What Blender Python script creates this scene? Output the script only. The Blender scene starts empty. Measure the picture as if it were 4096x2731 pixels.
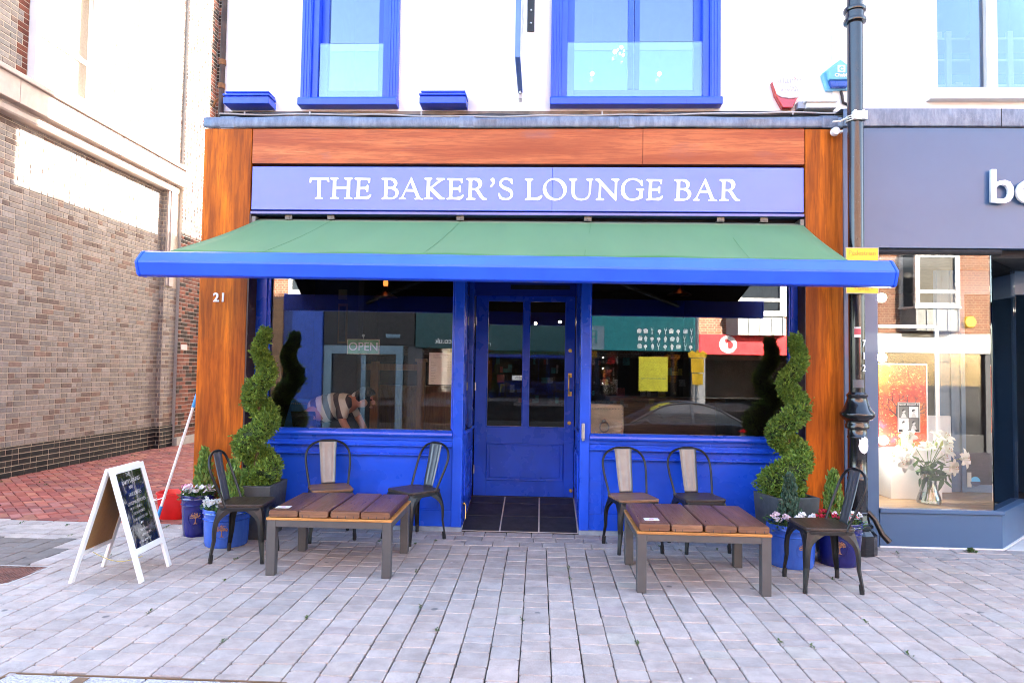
import bpy, math, random
from mathutils import Vector, Matrix
RND = random.Random(7)
SC = bpy.context.scene
COL = SC.collection
PI = math.pi

# ------------------------------------------------------------------ camera
W_, H_ = 4096, 2731
FPX = W_ * 24 / 36
CAM = Vector((0, -6.5246, 1.53))
yaw, pitch, roll = -0.0437193, 0.0422336, -0.0154385
fw0 = Vector((math.sin(yaw), math.cos(yaw), 0)); rt0 = Vector((math.cos(yaw), -math.sin(yaw), 0)); up0 = Vector((0, 0, 1))
fwd = fw0 * math.cos(pitch) + up0 * math.sin(pitch)
u2 = up0 * math.cos(pitch) - fw0 * math.sin(pitch)
rgt = rt0 * math.cos(roll) - u2 * math.sin(roll)
upv = u2 * math.cos(roll) + rt0 * math.sin(roll)
cd = bpy.data.cameras.new('camera'); co = bpy.data.objects.new('camera', cd); COL.objects.link(co)
cd.lens = 24; cd.sensor_width = 36; cd.clip_start = .05; cd.clip_end = 500
co.matrix_world = Matrix(((rgt.x, upv.x, -fwd.x, CAM.x), (rgt.y, upv.y, -fwd.y, CAM.y), (rgt.z, upv.z, -fwd.z, CAM.z), (0, 0, 0, 1)))
SC.camera = co

def at(px, py, Y):
    """x, z of the survey point seen at photo pixel (px, py) on the vertical plane y = Y."""
    d = fwd + rgt * ((px - W_ / 2) / FPX) + upv * ((H_ / 2 - py) / FPX)
    t = (Y - CAM.y) / d.y
    p = CAM + d * t
    return p.x, p.z

# ------------------------------------------------------------------ mesh builder
class MB:
    def __init__(s):
        s.v = []; s.f = []; s.m = []; s.c = []; s.cur = None
    def add(s, vs, fs, m=0, col=None):
        b = len(s.v); s.v += [tuple(p) for p in vs]
        s.f += [tuple(b + i for i in f) for f in fs]; s.m += [m] * len(fs)
        s.c += [col or (1, 1, 1)] * len(vs)
        return s
    def box(s, x0, x1, y0, y1, z0, z1, m=0, col=None):
        return s.add([(x0, y0, z0), (x1, y0, z0), (x1, y1, z0), (x0, y1, z0), (x0, y0, z1), (x1, y0, z1), (x1, y1, z1), (x0, y1, z1)],
                     [(3, 2, 1, 0), (4, 5, 6, 7), (0, 1, 5, 4), (1, 2, 6, 5), (2, 3, 7, 6), (3, 0, 4, 7)], m, col)
    def bar(s, a, b, w, t, up=(0, 0, 1), m=0, col=None):
        """box of section w x t running from a to b; t is measured along `up`"""
        a = Vector(a); b = Vector(b); d = (b - a).normalized(); u = Vector(up)
        sx = d.cross(u).normalized() * (w / 2); u = sx.cross(d).normalized() * (t / 2)
        vs = []
        for p in (a, b):
            vs += [p - sx - u, p + sx - u, p + sx + u, p - sx + u]
        return s.add(vs, [(3, 2, 1, 0), (4, 5, 6, 7), (0, 1, 5, 4), (1, 2, 6, 5), (2, 3, 7, 6), (3, 0, 4, 7)], m, col)
    def prism(s, poly, axis, a, b, m=0, col=None):
        """2-D polygon extruded along axis ('x': poly=(y,z); 'y': poly=(x,z); 'z': poly=(x,y))"""
        def P(p, t):
            return {'x': (t, p[0], p[1]), 'y': (p[0], t, p[1]), 'z': (p[0], p[1], t)}[axis]
        n = len(poly)
        vs = [P(p, a) for p in poly] + [P(p, b) for p in poly]
        fs = [tuple(range(n - 1, -1, -1)), tuple(range(n, 2 * n))] + [(i, (i + 1) % n, n + (i + 1) % n, n + i) for i in range(n)]
        return s.add(vs, fs, m, col)
    def tube(s, pts, r, seg=8, m=0, col=None, closed=False):
        pts = [Vector(p) for p in pts]; n = len(pts)
        rs = r if isinstance(r, (list, tuple)) else [r] * n
        b = len(s.v); prev = None; vs = []; fs = []
        for i, p in enumerate(pts):
            if closed: d = pts[(i + 1) % n] - pts[i - 1]
            else: d = pts[min(i + 1, n - 1)] - pts[max(i - 1, 0)]
            d.normalize()
            if prev is None:
                ref = Vector((0, 0, 1)) if abs(d.z) < .9 else Vector((1, 0, 0))
                u = d.cross(ref).normalized()
            else:
                u = (prev - d * prev.dot(d)).normalized()
            prev = u; w = d.cross(u)
            for k in range(seg):
                a = 2 * PI * k / seg
                vs.append(p + (u * math.cos(a) + w * math.sin(a)) * rs[i])
        last = n if closed else n - 1
        for i in range(last):
            for k in range(seg):
                j = (i + 1) % n; k2 = (k + 1) % seg
                fs.append((i * seg + k, i * seg + k2, j * seg + k2, j * seg + k))
        if not closed:
            fs.append(tuple(range(seg - 1, -1, -1))); fs.append(tuple((n - 1) * seg + k for k in range(seg)))
        return s.add(vs, fs, m, col)
    def lathe(s, prof, c=(0, 0, 0), seg=24, m=0, col=None, axis='z', cap=True):
        vs = []; n = len(prof)
        for r, z in prof:
            for k in range(seg):
                a = 2 * PI * k / seg
                p = (r * math.cos(a), r * math.sin(a), z)
                if axis == 'y': p = (p[0], p[2], p[1])
                if axis == 'x': p = (p[2], p[0], p[1])
                vs.append((c[0] + p[0], c[1] + p[1], c[2] + p[2]))
        fs = [(i * seg + k, i * seg + (k + 1) % seg, (i + 1) * seg + (k + 1) % seg, (i + 1) * seg + k) for i in range(n - 1) for k in range(seg)]
        if cap: fs += [tuple(range(seg - 1, -1, -1)), tuple((n - 1) * seg + k for k in range(seg))]
        return s.add(vs, fs, m, col)
    def ball(s, c, r, seg=12, m=0, sc=(1, 1, 1), col=None):
        n = max(5, seg // 2); vs = []; fs = []
        for i in range(n + 1):
            t = PI * i / n
            for k in range(seg):
                a = 2 * PI * k / seg
                vs.append((c[0] + sc[0] * r * math.sin(t) * math.cos(a), c[1] + sc[1] * r * math.sin(t) * math.sin(a), c[2] + sc[2] * r * math.cos(t)))
        for i in range(n):
            for k in range(seg):
                fs.append((i * seg + k, (i + 1) * seg + k, (i + 1) * seg + (k + 1) % seg, i * seg + (k + 1) % seg))
        return s.add(vs, fs, m, col)
    def build(s, name, mats, parent=None, smooth=False, bevel=0, colattr=False, seg=2, solid=0, world=True):
        me = bpy.data.meshes.new(name); me.from_pydata(s.v, [], s.f); 
        if not isinstance(mats, (list, tuple)): mats = [mats]
        for m in mats: me.materials.append(m)
        if len(mats) > 1: me.polygons.foreach_set('material_index', s.m)
        if smooth: me.polygons.foreach_set('use_smooth', [True] * len(me.polygons))
        if colattr:
            a = me.color_attributes.new('Col', 'FLOAT_COLOR', 'POINT')
            a.data.foreach_set('color', [x for c in s.c for x in (c[0], c[1], c[2], 1)])
        me.update()
        o = bpy.data.objects.new(name, me); COL.objects.link(o)
        if parent:
            o.parent = parent
            if world:
                o.location = tuple(-t for t in root_loc(parent))
        if solid:
            md = o.modifiers.new('thickness', 'SOLIDIFY'); md.thickness = solid; md.offset = 0
        if bevel:
            md = o.modifiers.new('edge', 'BEVEL'); md.width = bevel; md.segments = seg; md.limit_method = 'ANGLE'; md.angle_limit = math.radians(40)
            md.harden_normals = False
        if smooth:
            me.polygons.foreach_set('use_smooth', [True] * len(me.polygons))
            try: me.set_sharp_from_angle(angle=math.radians(45))
            except Exception: pass
        return o

def root_loc(p):
    v = Vector((0, 0, 0))
    while p is not None:
        v += p.location; p = p.parent
    return v

def tag(o, label=None, cat=None, group=None, kind=None):
    if label: o['label'] = label
    if cat: o['category'] = cat
    if group: o['group'] = group
    if kind: o['kind'] = kind
    return o
def thing(name, label, cat, loc=(0, 0, 0), rotz=0, group=None):
    o = bpy.data.objects.new(name, None); COL.objects.link(o)
    o.location = loc; o.rotation_euler = (0, 0, rotz); o.empty_display_size = .1
    return tag(o, label, cat, group)
def dup(root, loc, rotz=0, label=None):
    def cp(o, par):
        c = o.copy(); COL.objects.link(c)
        if par: c.parent = par
        for ch in list(o.children): cp(ch, c)
        return c
    r = cp(root, None); r.location = loc; r.rotation_euler = (0, 0, rotz)
    if label: r['label'] = label
    return r

def to_mesh(name, cu):
    q = bpy.data.objects.new(name, cu); COL.objects.link(q)
    dg = bpy.context.evaluated_depsgraph_get(); me = bpy.data.meshes.new_from_object(q.evaluated_get(dg), depsgraph=dg)
    mats = [m for m in cu.materials]
    bpy.data.objects.remove(q); bpy.data.curves.remove(cu)
    if not me.materials:
        for m in mats: me.materials.append(m)
    me.name = name; o = bpy.data.objects.new(name, me); COL.objects.link(o); return o
def text(name, s, size, loc, mat, parent=None, rot=(PI / 2, 0, 0), ext=.002, align='CENTER', sx=1, bold=0, space=1, local=False):
    cu = bpy.data.curves.new(name, 'FONT'); cu.body = s; cu.size = size; cu.extrude = ext; cu.align_x = align; cu.align_y = 'CENTER'
    cu.offset = bold; cu.space_character = space; cu.resolution_u = 4
    cu.materials.append(mat)
    o = to_mesh(name, cu)
    l = Vector(loc)
    if parent:
        o.parent = parent
        if not local: l = l - root_loc(parent)
    o.location = l; o.rotation_euler = rot; o.scale = (sx, 1, 1)
    return o
def shapes(name, polys, mat, parent, mapf, ext=.004, world=True):
    """2-D filled curve from closed polygons (holes by even-odd), lying in the x-z plane at mapf's y."""
    cu = bpy.data.curves.new(name, 'CURVE'); cu.dimensions = '2D'; cu.fill_mode = 'BOTH'; cu.extrude = ext
    for poly in polys:
        sp = cu.splines.new('POLY'); sp.points.add(len(poly) - 1); sp.use_cyclic_u = True
        for q, p in zip(sp.points, poly):
            a, b = mapf(p); q.co = (a, b, 0, 1)
    cu.materials.append(mat)
    o = to_mesh(name, cu); o.rotation_euler = (PI / 2, 0, 0)
    if parent: o.parent = parent
    return o

# ------------------------------------------------------------------ materials
class NT:
    def __init__(s, name):
        s.mat = bpy.data.materials.new(name); s.mat.use_nodes = True; s.t = s.mat.node_tree; s.n = s.t.nodes; s.n.clear()
        s.out = s.new('ShaderNodeOutputMaterial'); s.b = s.new('ShaderNodeBsdfPrincipled'); s.l(s.b.outputs[0], s.out.inputs[0])
        s._co = None
    def new(s, ty, **kw):
        n = s.n.new(ty)
        for k, v in kw.items(): setattr(n, k, v)
        return n
    def l(s, a, b): s.t.links.new(a, b)
    def set(s, **kw):
        for k, v in kw.items():
            k = {'color': 'Base Color', 'rough': 'Roughness', 'metal': 'Metallic', 'coat': 'Coat Weight', 'coatr': 'Coat Roughness', 'spec': 'Specular IOR Level',
                 'emit': 'Emission Color', 'emits': 'Emission Strength', 'trans': 'Transmission Weight', 'sheen': 'Sheen Weight', 'sss': 'Subsurface Weight', 'alpha': 'Alpha'}[k]
            s.b.inputs[k].default_value = (*v, 1) if isinstance(v, tuple) else v
        return s
    def co(s, scale=(1, 1, 1), kind='Object', rot=(0, 0, 0), shift=True):
        tc = s.new('ShaderNodeTexCoord'); mp = s.new('ShaderNodeMapping'); mp.inputs['Scale'].default_value = scale; mp.inputs['Rotation'].default_value = rot
        src = tc.outputs[kind]
        if shift:
            oi = s.new('ShaderNodeObjectInfo'); ad = s.new('ShaderNodeVectorMath', operation='MULTIPLY_ADD')
            s.l(oi.outputs['Random'], ad.inputs[0]); ad.inputs[1].default_value = (13, 7, 5); s.l(src, ad.inputs[2]); src = ad.outputs[0]
        s.l(src, mp.inputs[0]); return mp.outputs[0]
    def noise(s, scale=5, detail=4, rough=.6, vec=None, dist=0):
        n = s.new('ShaderNodeTexNoise'); n.inputs['Scale'].default_value = scale; n.inputs['Detail'].default_value = detail; n.inputs['Roughness'].default_value = rough; n.inputs['Distortion'].default_value = dist
        if vec is not None: s.l(vec, n.inputs['Vector'])
        return n.outputs[0]
    def ramp(s, fac, stops):
        r = s.new('ShaderNodeValToRGB'); e = r.color_ramp.elements
        while len(e) < len(stops): e.new(.5)
        for i, (p, c) in enumerate(stops):
            e[i].position = p; e[i].color = (*c, 1) if isinstance(c, tuple) else (c, c, c, 1)
        s.l(fac, r.inputs[0]); return r.outputs[0]
    def mix(s, fac, a, b, mode='MIX'):
        m = s.new('ShaderNodeMix', data_type='RGBA', blend_type=mode)
        for i, v in ((0, fac), (6, a), (7, b)):
            if hasattr(v, 'is_output'): s.l(v, m.inputs[i])
            else: m.inputs[i].default_value = (*v, 1) if isinstance(v, tuple) else v
        return m.outputs[2]
    def color(s, o): s.l(o, s.b.inputs['Base Color']); return s
    def roughn(s, o): s.l(o, s.b.inputs['Roughness']); return s
    def bump(s, h, strength=.3, dist=.01):
        b = s.new('ShaderNodeBump'); b.inputs['Strength'].default_value = strength; b.inputs['Distance'].default_value = dist
        s.l(h, b.inputs['Height']); s.l(b.outputs[0], s.b.inputs['Normal']); return s
    def attr(s, name='Col'):
        a = s.new('ShaderNodeAttribute'); a.attribute_name = name; return a.outputs['Color']

def var(c, k): return tuple(min(1, x * k) for x in c)
def plain(name, c, rough=.5, metal=0, coat=0, amount=.12, scale=6, bump=.0, spec=.5, bscale=60, rv=1):
    """paint / metal / plastic with slight large-scale wear and grain"""
    m = NT(name); m.set(rough=rough, metal=metal, coat=coat, spec=spec)
    v = m.co(); n = m.noise(scale, 5, .6, v)
    m.color(m.ramp(n, [(.3, var(c, 1 - amount)), (.7, var(c, 1 + amount))]))
    m.roughn(m.ramp(m.noise(scale * 2.3, 4, .6, v), [(.3, max(0, rough - .06 * rv)), (.7, min(1, rough + .08 * rv))]))
    if bump: m.bump(m.noise(bscale, 3, .5, v), bump, .004)
    return m.mat
def glow(name, c, s):
    m = NT(name); m.set(color=(0, 0, 0), emit=c, emits=s); return m.mat

def brush_paint(name, c, rough=.3, worn=.15, streak=(1, 1, 14), coat=.0):
    """hand-brushed gloss paint: faint brush streaks, dust specks, slight colour drift"""
    m = NT(name); m.set(rough=rough, coat=coat)
    v = m.co(); big = m.noise(1.7, 4, .6, v); sv = m.co(streak); st = m.noise(9, 4, .7, sv)
    c1 = m.ramp(big, [(.3, var(c, .82)), (.7, var(c, 1.18))])
    dirt = m.ramp(m.noise(38, 5, .75, v), [(.66, 0.), (.78, worn)])
    m.color(m.mix(dirt, c1, (.35, .38, .5)))
    m.roughn(m.ramp(big, [(.3, rough - .02), (.7, rough + .03)]))
    if worn > .16:
        ch = m.noise(11, 5, .8, m.co((5, 5, .7))); c2_ = m.mix(m.ramp(ch, [(.62, 0.), (.68, .7)]), m.b.inputs['Base Color'].links[0].from_socket, var(c, .3)); m.color(c2_)
    return m.mat

M = {}
M['blue'] = brush_paint('blue_gloss_paint', (.010, .078, .64), .27, .04, (14, 14, 1))
M['blue_h'] = brush_paint('blue_gloss_paint_worn', (.022, .085, .66), .30, .18, (1, 14, 14))
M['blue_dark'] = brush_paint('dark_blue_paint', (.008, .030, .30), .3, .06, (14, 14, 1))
M['blue_bar'] = brush_paint('blue_coated_metal', (.020, .105, .95), .30, .16, (1, 10, 10))
M['fascia'] = plain('lavender_blue_board', (.085, .18, .74), .24, .0, .3, .03, 1.2, rv=.1)
M['fascia_trim'] = plain('violet_blue_trim', (.17, .17, .45), .35)
M['white_letter'] = plain('white_lettering', (.85, .84, .80), .4, 0, 0, .03)
M['lining_black'] = plain('black_lining', (.004, .004, .005), .9, spec=.05)
M['black'] = plain('black_metal', (.012, .012, .013), .38, .0, .0, .25, 12, .1)
M['blackgloss'] = plain('black_gloss_paint', (.010, .011, .014), .2, 0, .35, .3, 9, .12, bscale=25)
M['chair'] = plain('black_powder_coat', (.009, .0095, .0105), .42, .15, 0, .25, 10, .15)
M['chair_grey'] = plain('gunmetal_back', (.075, .085, .10), .36, .45, 0, .12, 10)
M['chair_pale'] = plain('pale_silver_back', (.50, .49, .46), .4, .55, 0, .08, 10)
M['rubber'] = plain('black_rubber', (.012, .012, .012), .8)
M['steel_leg'] = plain('bronze_grey_steel', (.10, .095, .093), .5, .35, 0, .1, 8)
M['dull_steel'] = plain('dull_grey_steel', (.16, .155, .14), .5, .4)
M['steel'] = plain('brushed_steel', (.45, .45, .46), .35, .9)
M['brass'] = plain('brass', (.62, .42, .12), .28, .95, 0, .1)
M['white_paint'] = plain('white_paint', (.80, .79, .76), .5, 0, 0, .05, 4, .06)
M['cream_wall'] = plain('white_render', (.82, .80, .75), .75, 0, 0, .04, 1.3, .25, bscale=22)
M['white_pl'] = plain('white_plastic', (.82, .82, .82), .35, 0, 0, .03)
M['red_pl'] = plain('red_plastic', (.62, .012, .012), .35, 0, 0, .1)
M['blue_pl'] = plain('sky_blue_plastic', (.05, .30, .72), .4)
M['grey_paint'] = plain('slate_grey_paint', (.052, .108, .205), .33, 0, .15, .05, 1.2, .02, rv=.25)
M['darkgap'] = plain('dark_recess', (.012, .012, .014), .8)
M['soil'] = plain('potting_soil', (.03, .02, .014), .95, 0, 0, .4, 50, .6)
M['paper'] = plain('paper', (.82, .81, .78), .7, 0, 0, .02)
M['greysticker'] = plain('grey_ink', (.45, .45, .47), .7)
M['ink'] = plain('dark_ink', (.03, .03, .035), .6)
M['yellow'] = plain('yellow_sign_sheet', (.80, .50, .02), .4, 0, 0, .06)
M['orange_ink'] = plain('orange_ink', (.72, .26, .03), .5)

def wood(name, dark, light, axis='z', rough=.35, coat=.25, weather=None, scale=1.0, wear=(.55, .75), fine=.55, spec=.5):
    """varnished planks; grain runs along axis; weather = greyed bare patches"""
    m = NT(name); m.set(rough=rough, coat=coat, coatr=.25, spec=spec)
    sc = {'x': (.55, 8, 8), 'y': (8, .55, 8), 'z': (8, 8, .55)}[axis]; sc2 = tuple(q * 5 for q in sc)
    v = m.co(tuple(q * scale for q in sc)); v2 = m.co(tuple(q * scale for q in sc2)); v3 = m.co()
    g = m.noise(1.0, 6, .62, v, 1.2); fn = m.noise(2.2, 4, .7, v2, .4)
    mid = tuple((a + b) / 2 for a, b in zip(dark, light))
    c = m.ramp(g, [(.28, dark), (.48, mid), (.66, light)])
    c = m.mix(m.ramp(fn, [(.42, fine), (.56, 0.)]), c, var(dark, .55))
    if weather:
        w = m.noise(2.6, 5, .6, m.co({'x': (.5, 1.6, 1.6), 'y': (1.6, .5, 1.6), 'z': (1.6, 1.6, .5)}[axis]))
        c = m.mix(m.ramp(w, [(wear[0], 0.), (wear[1], .75)]), c, weather)
    big = m.noise(1.0, 4, .6, m.co({'x': (.5, 3, 3), 'y': (3, .5, 3), 'z': (3.4, 3.4, .45)}[axis]), .6)
    c = m.mix(m.ramp(big, [(.44, .0), (.68, .7)]), c, var(dark, .8))
    m.color(c); m.roughn(m.ramp(fn, [(.3, rough - .07), (.7, rough + .15)])); m.bump(fn, .18, .003)
    return m.mat
M['post'] = wood('varnished_timber_post', (.13, .019, .002), (.74, .185, .007), 'z', .42, .0, scale=.42, fine=.4, spec=.18)
M['beam'] = wood('weathered_timber_beam', (.34, .068, .022), (.68, .215, .075), 'x', .5, .0, (.27, .13, .125), scale=.6, fine=.45, spec=.3)
M['table_plank'] = wood('stained_table_plank', (.075, .026, .012), (.19, .075, .036), 'y', .32, .15, fine=.35)
M['plank_end'] = wood('plank_end_grain', (.14, .055, .025), (.32, .16, .08), 'x', .55, 0)
M['ply'] = wood('orange_edging_board', (.42, .17, .04), (.62, .30, .08), 'x', .5, 0)
M['seat_dark'] = wood('dark_wood_seat', (.022, .014, .010), (.060, .036, .024), 'x', .42, .1)
M['seat_brown'] = wood('brown_wood_seat', (.14, .065, .028), (.34, .18, .085), 'x', .4, .15)
M['oak'] = wood('pale_oak', (.38, .18, .05), (.58, .32, .12), 'z', .45, .1)
M['oakfloor'] = wood('oak_floor', (.34, .20, .09), (.52, .34, .17), 'x', .4, .15)
M['mdf'] = plain('brown_hardboard', (.25, .12, .035), .75, 0, 0, .08, 30)

def brickmat(name, bump=.35):
    m = NT(name); m.set(rough=.85, spec=.25)
    v = m.co(shift=False); n = m.noise(26, 5, .7, v); n2 = m.noise(3, 4, .6, v); a = m.attr()
    c = m.mix(1.0, a, m.ramp(n, [(.25, .68), (.75, 1.3)]), 'MULTIPLY')
    c = m.mix(1.0, c, m.ramp(n2, [(.3, .82), (.7, 1.15)]), 'MULTIPLY')
    m.color(c); m.bump(m.noise(70, 4, .7, v), bump, .006)
    return m.mat
M['brick'] = brickmat('brick_faces')
M['glazedbrick'] = brickmat('black_glazed_brick'); 
M['mortar'] = plain('buff_mortar', (.42, .35, .27), .95, 0, 0, .12, 30, .3)
M['mortar_grey'] = plain('grey_mortar', (.36, .33, .30), .95, 0, 0, .12, 30, .3)
M['stone'] = plain('buff_stone', (.42, .35, .31), .85, 0, 0, .10, 6, .25)
M['concrete'] = plain('concrete', (.36, .34, .31), .9, 0, 0, .12, 8, .3)

def pavemat(name, spots=True):
    m = NT(name); m.set(rough=.8, spec=.3)
    v = m.co(shift=False); a = m.attr()
    g = m.noise(180, 3, .8, v); n2 = m.noise(9, 5, .65, v); n3 = m.noise(1.1, 4, .6, v)
    c = m.mix(1.0, a, m.ramp(g, [(.25, .70), (.7, 1.28)]), 'MULTIPLY')
    c = m.mix(1.0, c, m.ramp(n2, [(.3, .78), (.7, 1.15)]), 'MULTIPLY')
    c = m.mix(1.0, c, m.ramp(n3, [(.3, .9), (.7, 1.08)]), 'MULTIPLY')
    if spots:   # trodden chewing gum and drips
        vo = m.new('ShaderNodeTexVoronoi'); vo.inputs['Scale'].default_value = 3.1; m.l(v, vo.inputs['Vector'])
        wn = m.noise(35, 2, .5, v)
        d = m.new('ShaderNodeMath', operation='MULTIPLY_ADD'); m.l(wn, d.inputs[0]); d.inputs[1].default_value = .05; m.l(vo.outputs['Distance'], d.inputs[2])
        sep = m.new('ShaderNodeSeparateColor'); m.l(vo.outputs['Color'], sep.inputs[0])
        pick = m.ramp(sep.outputs[0], [(.52, 0.), (.54, 1.)])
        k = m.ramp(d.outputs[0], [(.085, .72), (.10, 0.)])
        dark = m.mix(1.0, k, pick, 'MULTIPLY')
        c = m.mix(dark, c, (.085, .085, .09))
        vo2 = m.new('ShaderNodeTexVoronoi'); vo2.inputs['Scale'].default_value = 6.7; m.l(v, vo2.inputs['Vector'])
        sep2 = m.new('ShaderNodeSeparateColor'); m.l(vo2.outputs['Color'], sep2.inputs[0])
        w = m.mix(1.0, m.ramp(vo2.outputs['Distance'], [(.05, .7), (.07, 0.)]), m.ramp(sep2.outputs[1], [(.80, 0.), (.82, 1.)]), 'MULTIPLY')
        c = m.mix(w, c, (.62, .60, .57))
    m.color(c); m.bump(m.noise(120, 4, .75, v), .35, .004)
    return m.mat
M['paver'] = pavemat('concrete_pavers')
M['redpaver'] = pavemat('red_clay_pavers', False)
M['asphalt'] = plain('joint_sand_and_tarmac', (.045, .041, .037), .95, 0, 0, .3, 40, .5)
M['lead'] = None
def leadmat():
    m = NT('lead_sheet'); m.set(rough=.5, metal=.35)
    v = m.co((1, 1, 1), shift=False); n = m.noise(7, 5, .65, m.co((3, 1, 1), shift=False)); f = m.noise(60, 4, .7, v)
    c = m.ramp(n, [(.3, (.10, .125, .18)), (.5, (.15, .185, .25)), (.68, (.22, .26, .32))])
    m.color(m.mix(m.ramp(f, [(.62, 0.), (.72, .5)]), c, (.32, .33, .35))); m.bump(m.noise(9, 4, .6, v), .4, .02); return m.mat
M['lead'] = leadmat()
def fabricmat():
    m = NT('green_awning_canvas'); m.set(rough=.75, spec=.3, sheen=.15)
    v = m.co(shift=False); st = m.noise(3, 4, .6, m.co((1, .25, .25), shift=False)); sp = m.noise(75, 3, .8, v)
    c = m.ramp(st, [(.3, (.050, .165, .048)), (.7, (.060, .188, .056))])
    c = m.mix(m.ramp(sp, [(.70, 0.), (.76, .35)]), c, (.5, .6, .5))
    m.color(c); m.bump(st, .2, .01); return m.mat
M['canvas'] = fabricmat()

def glassmat(name, tint=(.93, .95, .95), refl=.06, rough=.0, power=1.0):
    """thin window glass: transparent with a mirror-like coat growing at grazing angles"""
    m = NT(name); m.n.remove(m.b)
    fr = m.new('ShaderNodeFresnel'); fr.inputs[0].default_value = 1.5
    ad = m.new('ShaderNodeMath', operation='MULTIPLY_ADD', use_clamp=True); m.l(fr.outputs[0], ad.inputs[0]); ad.inputs[1].default_value = power; ad.inputs[2].default_value = refl
    tr = m.new('ShaderNodeBsdfTransparent'); tr.inputs[0].default_value = (*tint, 1)
    gl = m.new('ShaderNodeBsdfGlossy'); gl.inputs[0].default_value = (1, 1, 1, 1); gl.inputs['Roughness'].default_value = rough
    mx = m.new('ShaderNodeMixShader'); m.l(ad.outputs[0], mx.inputs[0]); m.l(tr.outputs[0], mx.inputs[1]); m.l(gl.outputs[0], mx.inputs[2]); m.l(mx.outputs[0], m.out.inputs[0])
    return m.mat
M['glass'] = glassmat('shop_glass', (.93, .945, .95), refl=.07, power=1.2)
M['glass_display'] = glassmat('display_glass', (.97, .975, .97), .015, power=.9)
M['glass_hi'] = glassmat('upper_window_glass', (.66, .76, .93), .07)
M['glass_bal'] = glassmat('balustrade_glass', (.86, .96, .97), .05)
M['glass_dark'] = plain('dark_window_glass', (.02, .025, .03), .04, 0, 0, .1, 3, 0, .8)
M['vaseglass'] = glassmat('vase_glass', (.96, .985, .97), .0, power=.8)

def glazed(name, c, c2):
    m = NT(name); m.set(rough=.16, coat=.5, coatr=.08)
    n = m.noise(5, 5, .6, m.co((2, 2, .6))); f = m.noise(60, 3, .7, m.co())
    k = m.ramp(n, [(.3, c), (.7, c2)])
    m.color(m.mix(m.ramp(f, [(.68, 0.), (.75, .3)]), k, (.3, .32, .45))); m.bump(m.noise(14, 3, .5, m.co()), .08, .004); return m.mat
M['pot_dark'] = glazed('cobalt_glaze', (.006, .006, .085), (.012, .012, .15))
M['pot_blue'] = glazed('mid_blue_glaze', (.02, .075, .42), (.045, .14, .56))
M['terracotta'] = plain('bare_terracotta', (.42, .20, .10), .85)
M['planter'] = plain('dark_grey_planter', (.055, .06, .062), .6, 0, 0, .25, 14, .3)

def leafmat(name, rough=.55, trans=.15):
    m = NT(name); m.set(rough=rough, spec=.35); a = m.attr(); m.color(a)
    d = m.new('ShaderNodeBsdfTranslucent'); m.l(a, d.inputs[0]); mx = m.new('ShaderNodeMixShader'); mx.inputs[0].default_value = trans
    m.l(m.b.outputs[0], mx.inputs[1]); m.l(d.outputs[0], mx.inputs[2]); m.l(mx.outputs[0], m.out.inputs[0]); return m.mat
M['leaf'] = leafmat('conifer_leaf', .55, .3); M['petal'] = leafmat('petals', .5, .3)
M['bark'] = plain('bark', (.09, .055, .03), .9, 0, 0, .3, 40, .5)

# ------------------------------------------------------------------ world and sun
TOSUN = Vector((.6 * math.cos(math.radians(25)), .8 * math.cos(math.radians(25)), math.sin(math.radians(25))))
wd = bpy.data.worlds.new('World'); SC.world = wd; wd.use_nodes = True
nt = wd.node_tree; nt.nodes.clear()
sky = nt.nodes.new('ShaderNodeTexSky'); sky.sky_type = 'NISHITA'; sky.sun_disc = False
sky.sun_elevation = math.radians(25); sky.sun_rotation = math.atan2(TOSUN.x, TOSUN.y); sky.air_density = 1; sky.dust_density = 2.5; sky.ozone_density = 1
bg = nt.nodes.new('ShaderNodeBackground'); bg.inputs[1].default_value = .105
ow = nt.nodes.new('ShaderNodeOutputWorld'); nt.links.new(sky.outputs[0], bg.inputs[0]); nt.links.new(bg.outputs[0], ow.inputs[0])
sl = bpy.data.lights.new('sun', 'SUN'); sl.energy = 5; sl.angle = math.radians(.5); sl.color = (1, .93, .82)
so = bpy.data.objects.new('sun', sl); COL.objects.link(so); so.rotation_euler = TOSUN.to_track_quat('Z', 'Y').to_euler(); so.location = (20, 25, 20)
SC.view_settings.view_transform = 'Standard'; SC.view_settings.look = 'None'; SC.view_settings.gamma = 1; SC.view_settings.exposure = 4.08
SC.render.engine = 'CYCLES'
cy = SC.cycles; cy.use_denoising = True; cy.pixel_filter_type = 'BLACKMAN_HARRIS'; cy.filter_width = 1.0; cy.max_bounces = 8; cy.diffuse_bounces = 4; cy.glossy_bounces = 4; cy.transparent_max_bounces = 16; cy.sample_clamp_indirect = 6; cy.caustics_reflective = False; cy.caustics_refractive = False
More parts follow.
